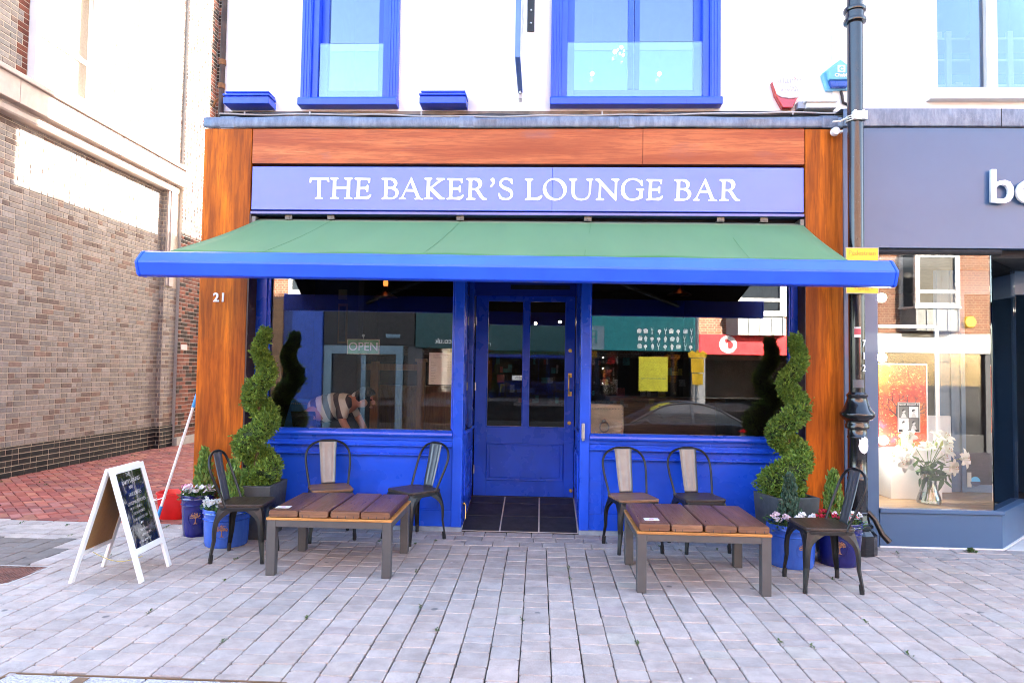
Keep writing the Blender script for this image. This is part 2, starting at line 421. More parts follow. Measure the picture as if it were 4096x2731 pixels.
# ================================================================== bricks
BR = [(.232, .198, .178), (.206, .180, .166), (.220, .198, .182), (.198, .170, .156), (.248, .218, .195), (.208, .188, .180), (.220, .182, .160), (.228, .198, .176), (.258, .230, .210), (.212, .185, .170), (.232, .203, .185), (.145, .105, .09), (.195, .130, .105)]
BRED = [(.17, .055, .035), (.20, .065, .04), (.14, .045, .03), (.12, .05, .04), (.19, .08, .055), (.030, .018, .014), (.022, .015, .012), (.045, .022, .016)]
BBLK = [(.012, .012, .014), (.018, .017, .018), (.026, .023, .022), (.010, .010, .012)]
def brickface(mb, P, n, u0, u1, z0, z1, cols, holes=(), rnd=None, L=.215, Hd=.1025, h=.065, j=.011, proud=.006, flemish=True):
    """rows of bricks on a wall face. P(u, z, d) -> 3-D point, d = distance proud of the mortar."""
    r = rnd or RND; row = 0; z = z0
    while z < z1 - .015:
        zb = min(z + h, z1); u = u0 - (row % 2) * (L + j) * .5 - r.random() * .01; k = row % 2
        while u < u1:
            w = (L if r.random() < .58 else Hd) if flemish else L
            k += 1
            a, b = max(u, u0), min(u + w, u1)
            u += w + j
            if b - a < .02: continue
            if any(a < hu1 and b > hu0 and z < hz1 - .01 and zb > hz0 + .01 for hu0, hu1, hz0, hz1 in holes):
                ok = False
                for hu0, hu1, hz0, hz1 in holes:
                    if a < hu1 and b > hu0 and z < hz1 - .01 and zb > hz0 + .01:
                        if a < hu0 - .02: b = hu0; ok = True
                        elif b > hu1 + .02: a = hu1; ok = True
                if not ok: continue
            c = r.choice(cols); kk = r.uniform(.88, 1.12); c = (c[0] * kk, c[1] * kk, c[2] * kk)
            e = .004; p = proud + r.uniform(-.0015, .0015); zz = z + r.uniform(-.001, .001)
            vs = [P(a, zz, 0), P(b, zz, 0), P(b, zb, 0), P(a, zb, 0), P(a + e, zz + e, p), P(b - e, zz + e, p), P(b - e, zb - e, p), P(a + e, zb - e, p)]
            mb.add(vs, [(4, 5, 6, 7), (0, 1, 5, 4), (1, 2, 6, 5), (2, 3, 7, 6), (3, 0, 4, 7)], n, c)
        z += h + j; row += 1
def XW(x0): return lambda u, z, d: (x0 + d, u, z)          # wall facing +x, u = y
def YW(y0): return lambda u, z, d: (u, y0 - d, z)          # wall facing -y, u = x

# ================================================================== ground
YPR = [(-90, -.80), (-12.2, -.75), (-10.5, -.62), (-8.3, -.034), (90, -.034)]      # the street falls away behind the camera
g = MB(); g.add([(x, y, z) for y, z in YPR for x in (-90, 90)] + [(x, y, -1.6) for y, z in YPR for x in (-90, 90)], [(2 * i, 2 * i + 1, 2 * i + 3, 2 * i + 2) for i in range(4)] + [(10 + 2 * i, 12 + 2 * i, 13 + 2 * i, 11 + 2 * i) for i in range(4)] + [(0, 10, 11, 1), (8, 9, 19, 18)])
tag(g.build('ground', M['asphalt']), kind='structure')
def paver(mb, x0, x1, y0, y1, c, r, e=.003, cr=.009, z=0, rot=None):
    dz = r.uniform(-.002, .002); t1 = r.uniform(-.0015, .0015); t2 = r.uniform(-.0015, .0015)
    def ring(i, zz):
        a, b, cc, d = x0 + i, x1 - i, y0 + i, y1 - i
        q = cr
        pts = [(a + q, cc), (b - q, cc), (b, cc + q), (b, d - q), (b - q, d), (a + q, d), (a, d - q), (a, cc + q)]
        return [(x, y, zz + dz + t1 * (x - x0) / (x1 - x0 + 1e-6) + t2 * (y - y0) / (y1 - y0 + 1e-6)) for x, y in pts]
    vs = ring(0, z - .03) + ring(.0, z - .005) + ring(e, z)
    if rot:
        cx, cyy, ang = rot; ca, sa = math.cos(ang), math.sin(ang)
        vs = [(cx + (x - cx) * ca - (y - cyy) * sa, cyy + (x - cx) * sa + (y - cyy) * ca, zz) for x, y, zz in vs]
    fs = [tuple(range(16, 24))]
    for o in (0, 8):
        for k in range(8): fs.append((o + k, o + (k + 1) % 8, o + 8 + (k + 1) % 8, o + 8 + k))
    mb.add(vs, fs, 0, c)
PCOL = [(.335, .308, .300), (.342, .310, .300), (.330, .308, .304), (.322, .308, .308), (.316, .308, .312), (.350, .322, .308), (.338, .312, .306), (.336, .302, .292), (.328, .310, .306)]
def pcol(r):
    c = r.choice(PCOL); k = r.uniform(.89, 1.09); q = .8; k *= 1.10; return ((c[0] * q + .338 * (1 - q)) * k * 1.075, (c[1] * q + .311 * (1 - q)) * k * .995, (c[2] * q + .304 * (1 - q)) * k * .915)
mb = MB(); r = random.Random(3); sp = .1645; J = .0045
k = -44
while k < 62:
    x0 = .0694 + k * sp; x1 = x0 + sp - J; y = -.508 - r.random() * .02; k += 1
    while y > -8.2:
        d = r.choice([.105, .12, .135, .15, .16, .175]) + r.uniform(-.006, .006); ya, yb = y - d + .0048, y; y -= d
        xm, ym = (x0 + x1) / 2, (ya + yb) / 2
        if xm < -3.66 and -1.90 < ym < -1.47: continue            # cover plate
        if -2.62 < xm < -1.22 and ya < -3.187:                    # inset access cover
            if yb < -3.15: continue
            ya = -3.186; ym = (ya + yb) / 2
        c = pcol(r)
        if xm < -3.78 - (ym + 1.4) * .45 and -1.47 < ym < -.66: c = tuple(q * .42 for q in c)    # older dark setts
        elif r.random() < .02: c = (.40, .36, .315)
        elif r.random() < .02: c = (.37, .31, .29)
        wob = .012 * math.sin(ym * 1.7 + k * .3) * .3
        paver(mb, x0 + wob + r.uniform(-.001, .0025), x1 + wob - r.uniform(-.001, .0025), ya + r.uniform(-.001, .001), yb, c, r)
# rows laid along the shop fronts
for i, (ya, yb) in enumerate(((-.165, -.012), (-.335, -.172), (-.50, -.342))):
    x = -5.4 - i * .11
    while x < 10.3:
        d = r.choice([.20, .235, .25, .27]); 
        if not (x > 2.95 and i == 0) : paver(mb, x, x + d - J, ya, yb, pcol(r), r)
        x += d
tag(mb.build('pavement', M['paver'], colattr=True), kind='structure')
# grey edging stones, then herringbone clay pavers up the alley
mb = MB(); r = random.Random(11)
for ya, yb in ((-.508, -.30), (-.29, -.15), (-.14, .02)):
    x = -9.0 - r.random() * .2
    while x < -5.45:
        d = r.uniform(.3, .55); paver(mb, x, x + d - J, ya, yb, tuple(q * 1.12 for q in pcol(r)), r, z=.001); x += d
RC = [(.30, .085, .06), (.34, .105, .075), (.26, .07, .055), (.36, .14, .09), (.22, .075, .065), (.31, .12, .10)]
a = math.radians(45); ca, sa = math.cos(a), math.sin(a); bw, bl = .1, .2
for i in range(-70, 70):
    for j in range(-46, 46):
        # herringbone lattice: pairs of bricks stepped diagonally
        bx, by = (i * bw + j * 2 * bl), (-i * bw)
        for hor in (0, 1):
            if hor: u0, u1, v0, v1 = bx, bx + bl, by, by + bw
            else: u0, u1, v0, v1 = bx + bl, bx + bl + bw, by, by + bl
            cx, cyy = (u0 + u1) / 2, (v0 + v1) / 2
            wx, wy = cx * ca - cyy * sa - 5.2, cx * sa + cyy * ca + 5.0
            if not (-7.1 < wx < -3.0 and .09 < wy < 10.5): continue
            if -3.34 < wx and wy < .1: continue
            c = r.choice(RC); kk = r.uniform(.8, 1.2)
            hw, hl = (u1 - u0) / 2 - .003, (v1 - v0) / 2 - .003
            paver(mb, wx - hw, wx + hw, wy - hl, wy + hl, tuple(q * kk for q in c), r, e=.004, cr=.004, rot=(wx, wy, a))
x = -7.0
while x < -3.3:
    paver(mb, x, x + .2, .025, .12, tuple(q * .9 for q in r.choice(RC)), r, e=.004, cr=.004); x += .207
tag(mb.build('path', M['redpaver'], colattr=True), kind='structure')
# carriageway-side slab strip behind the camera
mb = MB(); mb.add([(x, y, z + .008) for y, z in [(-16, -.755)] + YPR[1:4] for x in (-30, 30)], [(2 * i, 2 * i + 1, 2 * i + 3, 2 * i + 2) for i in range(3)]); tag(mb.build('road', plain('worn_tarmac', (.022, .021, .021), .9, 0, 0, .2, 2, .2)), kind='structure')

t = thing('access_cover', 'granite-filled access cover with steel rim set in the grey paving', 'access cover', (-1.92, -3.7, 0))
gm = NT('speckled_granite'); gm.set(rough=.6); vv = gm.co()
gm.color(gm.ramp(gm.noise(130, 3, .8, vv), [(.36, (.10, .10, .11)), (.5, (.42, .42, .43)), (.62, (.60, .60, .60))]))
mb = MB(); 
for i in range(2): mb.box(-2.59 + i * .69, -2.59 + i * .69 + .68, -4.2, -3.205, -.03, .001)
mb.build('granite_slab', gm.mat, t, bevel=.004)
mb = MB(); mb.box(-2.61, -1.215, -3.20, -3.19, -.03, .003).box(-2.61, -2.6, -4.2, -3.2, -.03, .003).box(-1.225, -1.215, -4.2, -3.2, -.03, .003).box(-2.24, -2.18, -3.29, -3.22, 0, .004).box(-1.53, -1.47, -3.29, -3.22, 0, .004)
mb.build('rim', plain('rusty_steel', (.20, .13, .08), .6, .4), t)
t = thing('manhole_cover', 'rusty brown chequered manhole cover in the paving at the left', 'manhole cover', (-4.1, -1.69, 0))
mb = MB(); mb.box(-4.6, -3.68, -1.89, -1.485, -.03, .0)
for i in range(30):
    for j in range(13):
        x, y = -4.58 + i * .03, -1.87 + j * .03
        if (i + j) % 2: mb.box(x, x + .024, y + .008, y + .016, 0, .004)
        else: mb.box(x + .008, x + .016, y, y + .024, 0, .004)
mb.build('plate', plain('rusty_iron', (.17, .075, .055), .8, .2, 0, .3, 9, .3), t)
mb = MB(); 
for a_, b_, c_, d_ in ((-4.62, -3.66, -1.91, -1.895), (-4.62, -3.66, -1.48, -1.465), (-3.675, -3.66, -1.895, -1.48)): mb.box(a_, b_, c_, d_, -.03, .004)
mb.build('rim', plain('concrete_rim', (.4, .38, .36), .9), t)

# weeds in the joints
mb = MB(); r = random.Random(5)
spots = [(r.uniform(-2.4, 2.5), r.uniform(-2.9, -.3)) for _ in range(26)] + [(r.uniform(-6.9, -6.2), r.uniform(1.8, 5.6)) for _ in range(10)] + [(r.uniform(-5, -3.4), r.uniform(-2.5, .0)) for _ in range(16)] + [(3.77, -.3), (3.79, -.28), (3.80, -.31), (4.3, -.3), (3.1, -.4)]
for i, (x, y) in enumerate(spots):
    x = .0694 + sp * round((x - .0694) / sp) - J / 2 if -2.5 < x < 2.9 else x
    big = 2.2 if 3.7 < x < 3.85 else 1
    for q in range(12):
        a = r.random() * 2 * PI; l = r.uniform(.005, .013) * big; w = .004 * big; h = r.uniform(.002, .02) * big
        px, py = x + r.uniform(-.006, .006) * big, y + r.uniform(-.03, .03)
        c = r.choice([(.06, .11, .02), (.08, .13, .03), (.04, .08, .018)])
        mb.add([(px, py, 0), (px + l * math.cos(a) - w * math.sin(a), py + l * math.sin(a) + w * math.cos(a), h), (px + 1.6 * l * math.cos(a), py + 1.6 * l * math.sin(a), h * .7), (px + l * math.cos(a) + w * math.sin(a), py + l * math.sin(a) - w * math.cos(a), h)], [(0, 1, 2, 3)], 0, c)
tag(mb.build('weeds', M['leaf'], colattr=True), 'small green weeds sprouting in the joints of the paving', 'weeds', kind='stuff')

# ================================================================== grey brick building on the left
t = thing('brick_building', 'large grey brick building with black plinth and stone band across the alley', 'building', (-9, 3, 0))
X0 = -7.1
mb = MB(); mb.box(-12, X0, -.2, 6.2, 0, 10.5)                                     # core, mortar coloured
mb.box(X0, -7.006, 5.78, 6.2, 0, 4.79); mb.box(X0, -7.006, -.2, 2.25, 5.32, 10.5); mb.box(X0, -7.006, 3.75, 6.2, 5.32, 10.5); mb.box(X0, -7.006, 2.25, 3.75, 7.3, 10.5)
mb.box(X0, -7.006, 2.25, 3.75, 5.32, 5.5); mb.box(X0, -7.006, 6.075, 6.2, 4.78, 5.32)
mb.build('wall_core', M['mortar'], t)
mb = MB(); r = random.Random(21)
brickface(mb, XW(X0), 0, -.2, 5.78, .41, 4.775, BR, rnd=r)
brickface(mb, XW(-7.006), 0, 5.79, 6.2, .41, 3.0, BR, rnd=r)
P_ = lambda u, z, d: (u, 5.78 - d, z)
brickface(mb, P_, 0, X0, -7.006, .41, 4.78, BR, rnd=r, L=.094, flemish=False)
brickface(mb, XW(-7.006), 0, -.2, 2.05, 5.33, 10.4, BR, rnd=r)
brickface(mb, XW(-7.006), 0, 3.78, 6.2, 5.33, 10.4, BR, rnd=r)
brickface(mb, XW(-7.006), 0, 2.25, 3.75, 7.3, 10.4, BR, rnd=r)
z = 5.33; i = 0
while z < 7.3:                                                                    # toothed red quoins by the window
    brickface(mb, XW(-7.006), 0, 2.06 if i % 4 < 2 else 2.16, 2.25, z, z + .066, BRED[:3], rnd=r, L=.19, flemish=False); 
    if i % 4 >= 2: brickface(mb, XW(-7.006), 0, 2.06, 2.15, z, z + .066, BR, rnd=r, L=.09, flemish=False)
    z += .076; i += 1
mb.build('wall', M['brick'], t, colattr=True)
mb = MB(); brickface(mb, XW(X0 + .02), 0, -.2, 5.76, .0, .405, BBLK, rnd=r); brickface(mb, XW(-6.985), 0, 5.77, 6.2, 0, .405, BBLK, rnd=r)
brickface(mb, lambda u, z, d: (u, 5.76 - d, z), 0, X0, -6.985, 0, .405, BBLK, rnd=r, L=.115, flemish=False)
pl = mb.build('plinth', M['glazedbrick'], t, colattr=True)
MB().box(X0 - .02, X0 + .02, -.2, 5.78, 0, .40).box(X0, -6.985, 5.765, 6.2, 0, .40).build('plinth_core', M['mortar'], pl)
mb = MB(); prof = [(-7.1, 4.78), (-6.97, 4.78), (-6.95, 4.80), (-6.95, 4.87), (-6.99, 4.895), (-6.99, 4.925), (-7.1, 4.925)]
n = len(prof); vs = [(x, -.2, z) for x, z in prof] + [(x, 6.075, z) for x, z in prof]
mb.add(vs, [tuple(range(n)), tuple(range(2 * n - 1, n - 1, -1))] + [(i, n + i, n + (i + 1) % n, (i + 1) % n) for i in range(n)])
mb.build('lintel', M['stone'], t)
mb = MB()
for i, (a, b) in enumerate(((-.2, .9), (.905, 2.0), (2.005, 3.1), (3.105, 4.2), (4.205, 5.2), (5.205, 6.2))): mb.box(-7.1, -6.88 , a, b, 4.93, 5.25)
mb.box(-7.1, -6.84, -.2, 6.2, 5.25, 5.32)
mb.build('stone_band', M['stone'], t, bevel=.01)
MB().box(-7.05, -6.985, 5.80, 6.05, 3.0, 4.78).box(-7.05, -6.965, 5.87, 5.98, 3.0, 4.78).build('pilaster', M['stone'], t, bevel=.006)
w = MB().box(-7.2, -6.90, 2.26, 2.36, 5.32, 7.3).box(-7.2, -6.90, 3.64, 3.74, 5.32, 7.3).box(-7.2, -6.86, 2.2, 3.8, 7.3, 7.5).box(-7.2, -6.92, 2.36, 3.64, 5.32, 5.5).build('window_surround', M['white_paint'], t, bevel=.006)
w = MB().box(-7.16, -7.08, 2.37, 2.44, 5.5, 7.3).box(-7.16, -7.08, 3.56, 3.63, 5.5, 7.3).box(-7.16, -7.08, 2.44, 3.56, 5.5, 5.58).box(-7.16, -7.08, 2.44, 3.56, 6.12, 6.2).box(-7.15, -7.09, 2.80, 2.84, 5.58, 6.12).box(-7.15, -7.09, 3.18, 3.22, 5.58, 6.12).build('window', M['white_paint'], t)
MB().box(-7.13, -7.12, 2.44, 3.56, 5.58, 7.3).build('pane', M['glass_dark'], w)
MB().box(-7.118, -7.112, 2.9, 3.02, 5.6, 5.78).build('green_sticker', plain('green_sticker', (.06, .42, .08), .6), w)
# red brick wall further up the alley
t = thing('brick_building', 'dark red brick building beyond the grey brick wall in the alley', 'building', (-8, 8, 0))
MB().box(-11, -6.95, 6.22, 7.4, 0, 10.5).box(-11, -6.75, 7.4, 12, 0, 10.5).build('wall_core', M['mortar_grey'], t)
mb = MB(); brickface(mb, XW(-6.95), 0, 6.22, 7.38, .16, 10.4, BRED, rnd=r); brickface(mb, lambda u, z, d: (u, 7.4 - d, z), 0, -6.95, -6.755, .16, 10.4, BRED, rnd=r, L=.19, flemish=False); brickface(mb, XW(-6.75), 0, 7.41, 9.5, .16, 10.4, BRED, rnd=r)
mb.build('wall', M['brick'], t, colattr=True)
MB().box(-6.96, -6.90, 6.22, 7.38, 0, .15).box(-6.76, -6.70, 7.36, 12, 0, .15).build('kerb', M['concrete'], t)
o = MB().box(-6.942, -6.935, 6.32, 6.55, 1.83, 1.93).build('wall_notice', plain('pink_notice', (.72, .40, .42), .5), None)
tag(o, 'small pink notice fixed to the dark red brick wall', 'notice')

# ================================================================== the bar
bar = thing('bar_building', 'white bar building with blue windows, varnished timber surround and blue shopfront', 'building', (0, .05, 0))
YU = .05
holes = [(-2.31, -1.545, 4.13, 7.0), (.15, 1.58, 4.13, 7.0)]
mb = MB(); xs = [-3.2, -2.31, -1.545, .15, 1.58, 2.75]
for i in range(5):
    if i in (1, 3):
        mb.box(xs[i], xs[i + 1], YU, .35, 3.9, 4.13).box(xs[i], xs[i + 1], YU, .35, 7.0, 12.6)
    else: mb.box(xs[i], xs[i + 1], YU, .35, 3.9, 12.6)
mb.build('facade_wall', M['cream_wall'], bar)
MB().box(-3.2, -2.9, .35, 7.45, 0, 12.6).box(-3.2, 2.75, 7.2, 7.45, 0, 12.6).box(-3.2, 2.75, .35, 7.2, 12.4, 12.6).box(-3.2, -2.9, .0, .35, 0, 3.9).box(2.45, 2.75, .35, 7.2, 0, 12.4).box(2.45, 2.75, 0, .35, 0, 3.9).build('side_wall', M['cream_wall'], bar)
MB().box(-3.2, 9, 7.46, 14, 0, 6.97).build('rear_extension', M['mortar_grey'], bar)
# upper windows
def bar_window(x0, x1, mull):
    w = MB()
    for a, b in ((x0, x0 + .10), (x1 - .10, x1)):
        w.box(a, b, -.005, .09, 4.17, 7.1)
    for a, b, s_ in ((x0 + .1, x0 + .16, 1), (x1 - .16, x1 - .1, -1)):
        w.box(a, b, .03, .2, 4.17, 7.0)
    for q in range(3):
        w.box(x0 + .022 + q * .028, x0 + .034 + q * .028, -.014, -.004, 4.17, 7.1); w.box(x1 - .034 - q * .028, x1 - .022 - q * .028, -.014, -.004, 4.17, 7.1)
    w.box(x0, x1, -.005, .2, 7.0, 7.1)
    o = w.build('window', M['blue_h'], bar, bevel=.004)
    f = MB(); a, b = x0 + .16, x1 - .16
    f.box(a, a + .07, .12, .18, 4.2, 7).box(b - .07, b, .12, .18, 4.2, 7).box(a + .07, b - .07, .12, .18, 4.2, 4.30)
    if mull: f.box((a + b) / 2 - .055, (a + b) / 2 - .006, .11, .18, 4.30, 7).box((a + b) / 2 + .006, (a + b) / 2 + .055, .11, .18, 4.30, 7)
    else: f.box(a + .07, b - .07, .13, .18, 5.5, 5.56)
    f.build('sash', M['blue_h'], o, bevel=.004)
    MB().box(a + .07, b - .07, .150, .156, 4.30, 7).build('pane', M['glass_hi'], o)
    s = MB().prism([(-.07, 4.085), (-.07, 4.15), (-.055, 4.165), (.14, 4.185), (.14, 4.085)], 'x', x0 - .005, x1 + .005); s.build('sill', M['blue_h'], o, bevel=.006)
    MB().box(x0 + (.17 if not mull else .14), x1 - .14, .055, .069, 4.187, 4.752).build('glass_guard', M['glass_bal'], o)
    return o
bar_window(-2.413, -1.445, False); bar_window(.052, 1.682, True)
# rooms behind
MB().box(-2.85, 2.40, 3.2, 3.25, 3.95, 7).box(-2.85, -2.8, .36, 3.2, 3.95, 7).box(2.35, 2.4, .36, 3.2, 3.95, 7).box(-2.85, 2.4, .36, 3.25, 6.95, 7.0).box(-2.85, 2.4, .36, 3.25, 3.93, 3.97).build('upper_room', plain('pale_blue_plaster', (.30, .44, .66), .9), bar)
MB().box(-3.2, 2.75, .038, .3, 3.93, 4.058).build('shaded_gap_strip', plain('shaded_old_render', (.22, .185, .15), .9, 0, 0, .45, 5, .4), bar)  # shadowed gap of brownish old render, its shade put into a dark strip
# corbels
for x0, x1 in ((-3.125, -2.672), (-1.205, -.757)):
    c = MB(); c.box(x0, x1, -.13, YU, 4.072, 4.135).box(x0 + .012, x1 - .012, -.115, YU, 4.135, 4.150).box(x0 - .004, x1 + .004, -.135, YU, 4.150, 4.168).box(x0 + .02, x1 - .02, -.10, YU, 4.168, 4.188).box(x0 + .01, x1 - .01, -.11, YU, 4.188, 4.204)
    c.build('corbel', M['blue_h'], bar, bevel=.005)
c = MB().box(2.47, 2.75, -.06, YU, 4.05, 4.10).box(2.45, 2.75, -.08, YU, 4.10, 4.13).build('corbel', M['cream_wall'], bar, bevel=.006); tag(c, 'white painted corbel')
# lead flashing
def flashing(x0, x1, par, zoff=0, seed=1):
    r = random.Random(seed); mb = MB(); n = 60; rows = 6; vs = []
    for i in range(n + 1):
        x = x0 + (x1 - x0) * i / n; wv = .006 * math.sin(x * 2.1) + .004 * math.sin(x * 5.3 + 1)
        prof = [(-.205, 3.805 + wv * .6), (-.213, 3.825), (-.214 + wv, 3.88), (-.205 + wv * .5, 3.905 + wv), (-.16, 3.925 + wv), (.045, 3.985)]
        vs += [(x, y, z + zoff) for y, z in prof]
    fs = [(i * rows + k, (i + 1) * rows + k, (i + 1) * rows + k + 1, i * rows + k + 1) for i in range(n) for k in range(rows - 1)]
    mb.add(vs, fs); o = mb.build('lead_flashing', M['lead'], par, smooth=True, solid=.004)
    for x in [x0 + .16] + [x0 + (x1 - x0) * q for q in (.41, .66)] + [x1 - .18]:
        s = MB(); s.prism([(-.214, 3.803), (-.220, 3.83), (-.221, 3.885), (-.212, 3.912), (-.165, 3.933), (.04, 3.992), (.04, 3.98), (-.20, 3.90), (-.208, 3.81)], 'x', x, x + .14); s.build('lapped_seam', M['lead'], o, bevel=.003)
    return o
flashing(-3.265, 2.735, bar)
# timber surround
MB().box(-3.258, -2.796, -.2, -.02, 0, 3.80).build('timber_post', M['post'], bar, bevel=.006)
MB().box(2.404, 2.742, -.2, -.02, 0, 3.795).build('timber_post', M['post'], bar, bevel=.006)
MB().box(-2.79, .915, -.195, -.02, 3.465, 3.80).box(.918, 2.398, -.195, -.02, 3.465, 3.80).build('timber_beam', M['beam'], bar, bevel=.004)
MB().box(-2.79, 2.398, -.06, -.02, 2.55, 3.462).build('back_board', M['darkgap'], bar)
# shopfront
GT = 2.72
f = MB()
f.box(-2.79, -2.675, -.02, .10, .04, 2.9).box(-.838, -.742, -.02, .10, .04, 2.9).box(.372, .462, -.02, .10, .04, 2.9).box(2.335, 2.40, -.02, .10, .04, 2.9)
f.box(-2.675, -.838, .0, .10, GT, 2.9).box(.462, 2.335, .0, .10, GT, 2.9)
f.box(-2.66, -2.645, -.005, .02, .96, GT).box(-.86, -.845, -.005, .02, .96, GT)
f.build('shopfront_frame', M['blue'], bar, bevel=.005)
M['lining'] = plain('dark_stained_lining', (.05, .018, .008), .5)
MB().box(-2.795, -2.78, -.20, .05, 0, 2.98).build('post_lining', M['lining'], bar); MB().box(2.398, 2.404, -.2, .05, 0, 2.98).build('post_lining', M['lining'], bar)
for x0, x1 in ((-2.675, -.838), (.462, 2.335)):
    p = MB(); p.box(x0, x1, .012, .08, .04, .93)                                       # field
    p.box(x0, x1, -.012, .012, .80, .840).box(x0, x1, -.004, .012, .846, .885).box(x0, x1, -.004, .012, .04, .19).box(x0, x0 + .12, -.004, .012, .19, .80).box(x1 - .12, x1, -.004, .012, .19, .80)
    p.box(x0 + .12, x1 - .12, -.0, .012, .775, .80).box(x0 + .12, x1 - .12, -.0, .012, .19, .205).box(x0 + .12, x0 + .135, 0, .012, .205, .775).box(x1 - .135, x1 - .12, 0, .012, .205, .775)
    o = p.build('stall_riser', M['blue'], bar, bevel=.004)
    s = MB(); s.prism([(-.045, .888), (-.05, .905), (-.045, .925), (.01, .945), (.08, .945), (.08, .888)], 'x', x0, x1); s.prism([(-.030, .788), (-.036, .797), (-.030, .808), (-.012, .812), (-.012, .784)], 'x', x0, x1)
    s.prism([(-.024, .700), (-.032, .710), (-.024, .722), (.012, .726), (.012, .696)], 'x', x0 + .135, x1 - .135)
    s.build('sill_moulding', M['blue'], o, bevel=.002)
    w = MB().box(x0 + .0, x1 - .0, .030, .038, .945, GT).build('shop_window', M['glass'], bar)
    MB().box(x0, x0 + .012, .0, .03, .945, GT).build('glazing_bead', M['blue'], w); MB().box(x1 - .012, x1, .0, .03, .945, GT).build('glazing_bead', M['blue'], w)
M['base'] = plain('blue_grey_base', (.25, .30, .36), .8, 0, 0, .25, 8, .2)
MB().box(-2.80, -.735, -.03, .09, 0, .04).build('base_course', M['base'], bar); MB().box(.37, 2.41, -.03, .09, 0, .04).build('base_course', M['base'], bar)
# recessed doorway
YD = .97; DL, DR = -.735, .40
d = MB(); rows = [(0.0, .012), (.37, .075), (.74, .130), (.955, .160)]
for i in range(3):
    (ya, za), (yb, zb) = rows[i], rows[i + 1]
    for j in range(3):
        xa = -.738 + j * .37; xb = xa + .356
        d.add([(xa, ya + .008, za), (xb, ya + .008, za), (xb, yb - .008, zb), (xa, yb - .008, zb), (xa, ya + .008, za - .05), (xb, ya + .008, za - .05), (xb, yb - .008, zb - .05), (xa, yb - .008, zb - .05)], [(0, 1, 2, 3), (4, 5, 1, 0), (5, 6, 2, 1), (7, 4, 0, 3), (6, 7, 3, 2)])
th = d.build('doorway_tiles', plain('black_slate_tile', (.024, .023, .022), .55, 0, .0, .3, 5, .12), bar)
MB().add([(-.742, -.002, .006), (.372, -.002, .006), (.372, .37, .069), (.372, .74, .124), (.372, .97, .156), (-.742, .97, .156), (-.742, .74, .124), (-.742, .37, .069)], [(0, 1, 2, 7), (7, 2, 3, 6), (6, 3, 4, 5)]).build('grout', plain('pale_grout', (.62, .56, .48), .9), th, solid=.002)
for sx_, xw in ((1, -.742), (-1, .372)):
    a, b = (xw - .06, xw) if sx_ > 0 else (xw, xw + .06)
    e = .012 * sx_
    s = MB(); s.box(a, b, .10, YD + .05, .0, .90).box(a, b, .10, .2, .9, 2.9).box(a, b, .86, YD + .05, .9, 2.9).box(a, b, .2, .86, 2.5, 2.9)
    x_a, x_b = (xw, xw + .012) if sx_ > 0 else (xw - .012, xw)
    s.box(x_a, x_b, .16, .20, .30, .72).box(x_a, x_b, .80, .84, .30, .72).box(x_a, x_b, .2, .80, .30, .34).box(x_a, x_b, .2, .80, .68, .72)
    s.box(x_a - .0, x_b + .01 * sx_ if sx_ > 0 else x_b, .12, .9, .90, .935)
    o = s.build('side_panel', M['blue'], bar, bevel=.004)
    MB().box(a + .028, a + .034, .2, .86, .93, 2.5).build('pane', M['glass'], o)
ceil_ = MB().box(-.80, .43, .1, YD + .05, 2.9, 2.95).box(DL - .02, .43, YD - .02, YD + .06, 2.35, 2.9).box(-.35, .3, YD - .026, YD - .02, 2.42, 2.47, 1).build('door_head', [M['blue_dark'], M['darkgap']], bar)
# door
def dz(px, py): return at(1800 + px / 1.4517, 1080 + py / 1.4517, YD)
hx0, _ = dz(145, 900); hx1, _ = dz(720, 900)
g1a, zt = dz(225, 185); g1b, zb = dz(414, 905); g2a, _ = dz(468, 185); g2b, _ = dz(662, 905)
zb = dz(440, 908)[1]; zt = dz(440, 183)[1]
D0, D1 = -.728, hx1; Z0, Z1 = .165, 2.35
d = MB(); y0, y1 = YD, YD + .045
d.box(D0, g1a, y0, y1, Z0, Z1).box(g2b, D1, y0, y1, Z0, Z1).box(g1b, g2a, y0, y1, zb, zt).box(g1a, g2b, y0, y1, zt, Z1).box(g1a, g2b, y0, y1, Z0, zb)
pz1 = dz(430, 1003)[1]; pz0 = dz(430, 1222)[1]; pa = dz(212, 1100)[0]; pb = dz(655, 1100)[0]
for (a, b, c_, e_) in ((pa, pb, pz1 - .016, pz1), (pa, pb, pz0, pz0 + .016), (pa, pa + .016, pz0 + .016, pz1 - .016), (pb - .016, pb, pz0 + .016, pz1 - .016)): d.box(a, b, y0 - .018, y0, c_, e_)
d.box(pa + .034, pb - .034, y0 - .010, y0, pz0 + .034, pz1 - .034)
door = d.build('door', M['blue'], bar, bevel=.004)
for a, b in ((g1a, g1b), (g2a, g2b)):
    b_ = MB(); b_.box(a - .012, a, y0 - .008, y0, zb - .012, zt).box(b, b + .012, y0 - .008, y0, zb - .012, zt).box(a, b, y0 - .012, y0, zb - .014, zb)
    b_.build('glazing_bead', M['blue'], door, bevel=.002)
MB().box(g1a, g1b, y0 + .018, y0 + .024, zb, zt).build('pane', M['glass'], door); MB().box(g2a, g2b, y0 + .018, y0 + .024, zb, zt).build('pane', M['glass'], door)
hx, hz = dz(695, 665); hzt = dz(695, 600)[1]; hzb = dz(695, 730)[1]
h = MB(); h.box(hx - .018, hx + .022, y0 - .006, y0, hzt - .045, hzt + .002).box(hx - .018, hx + .022, y0 - .006, y0, hzb - .002, hzb + .045)
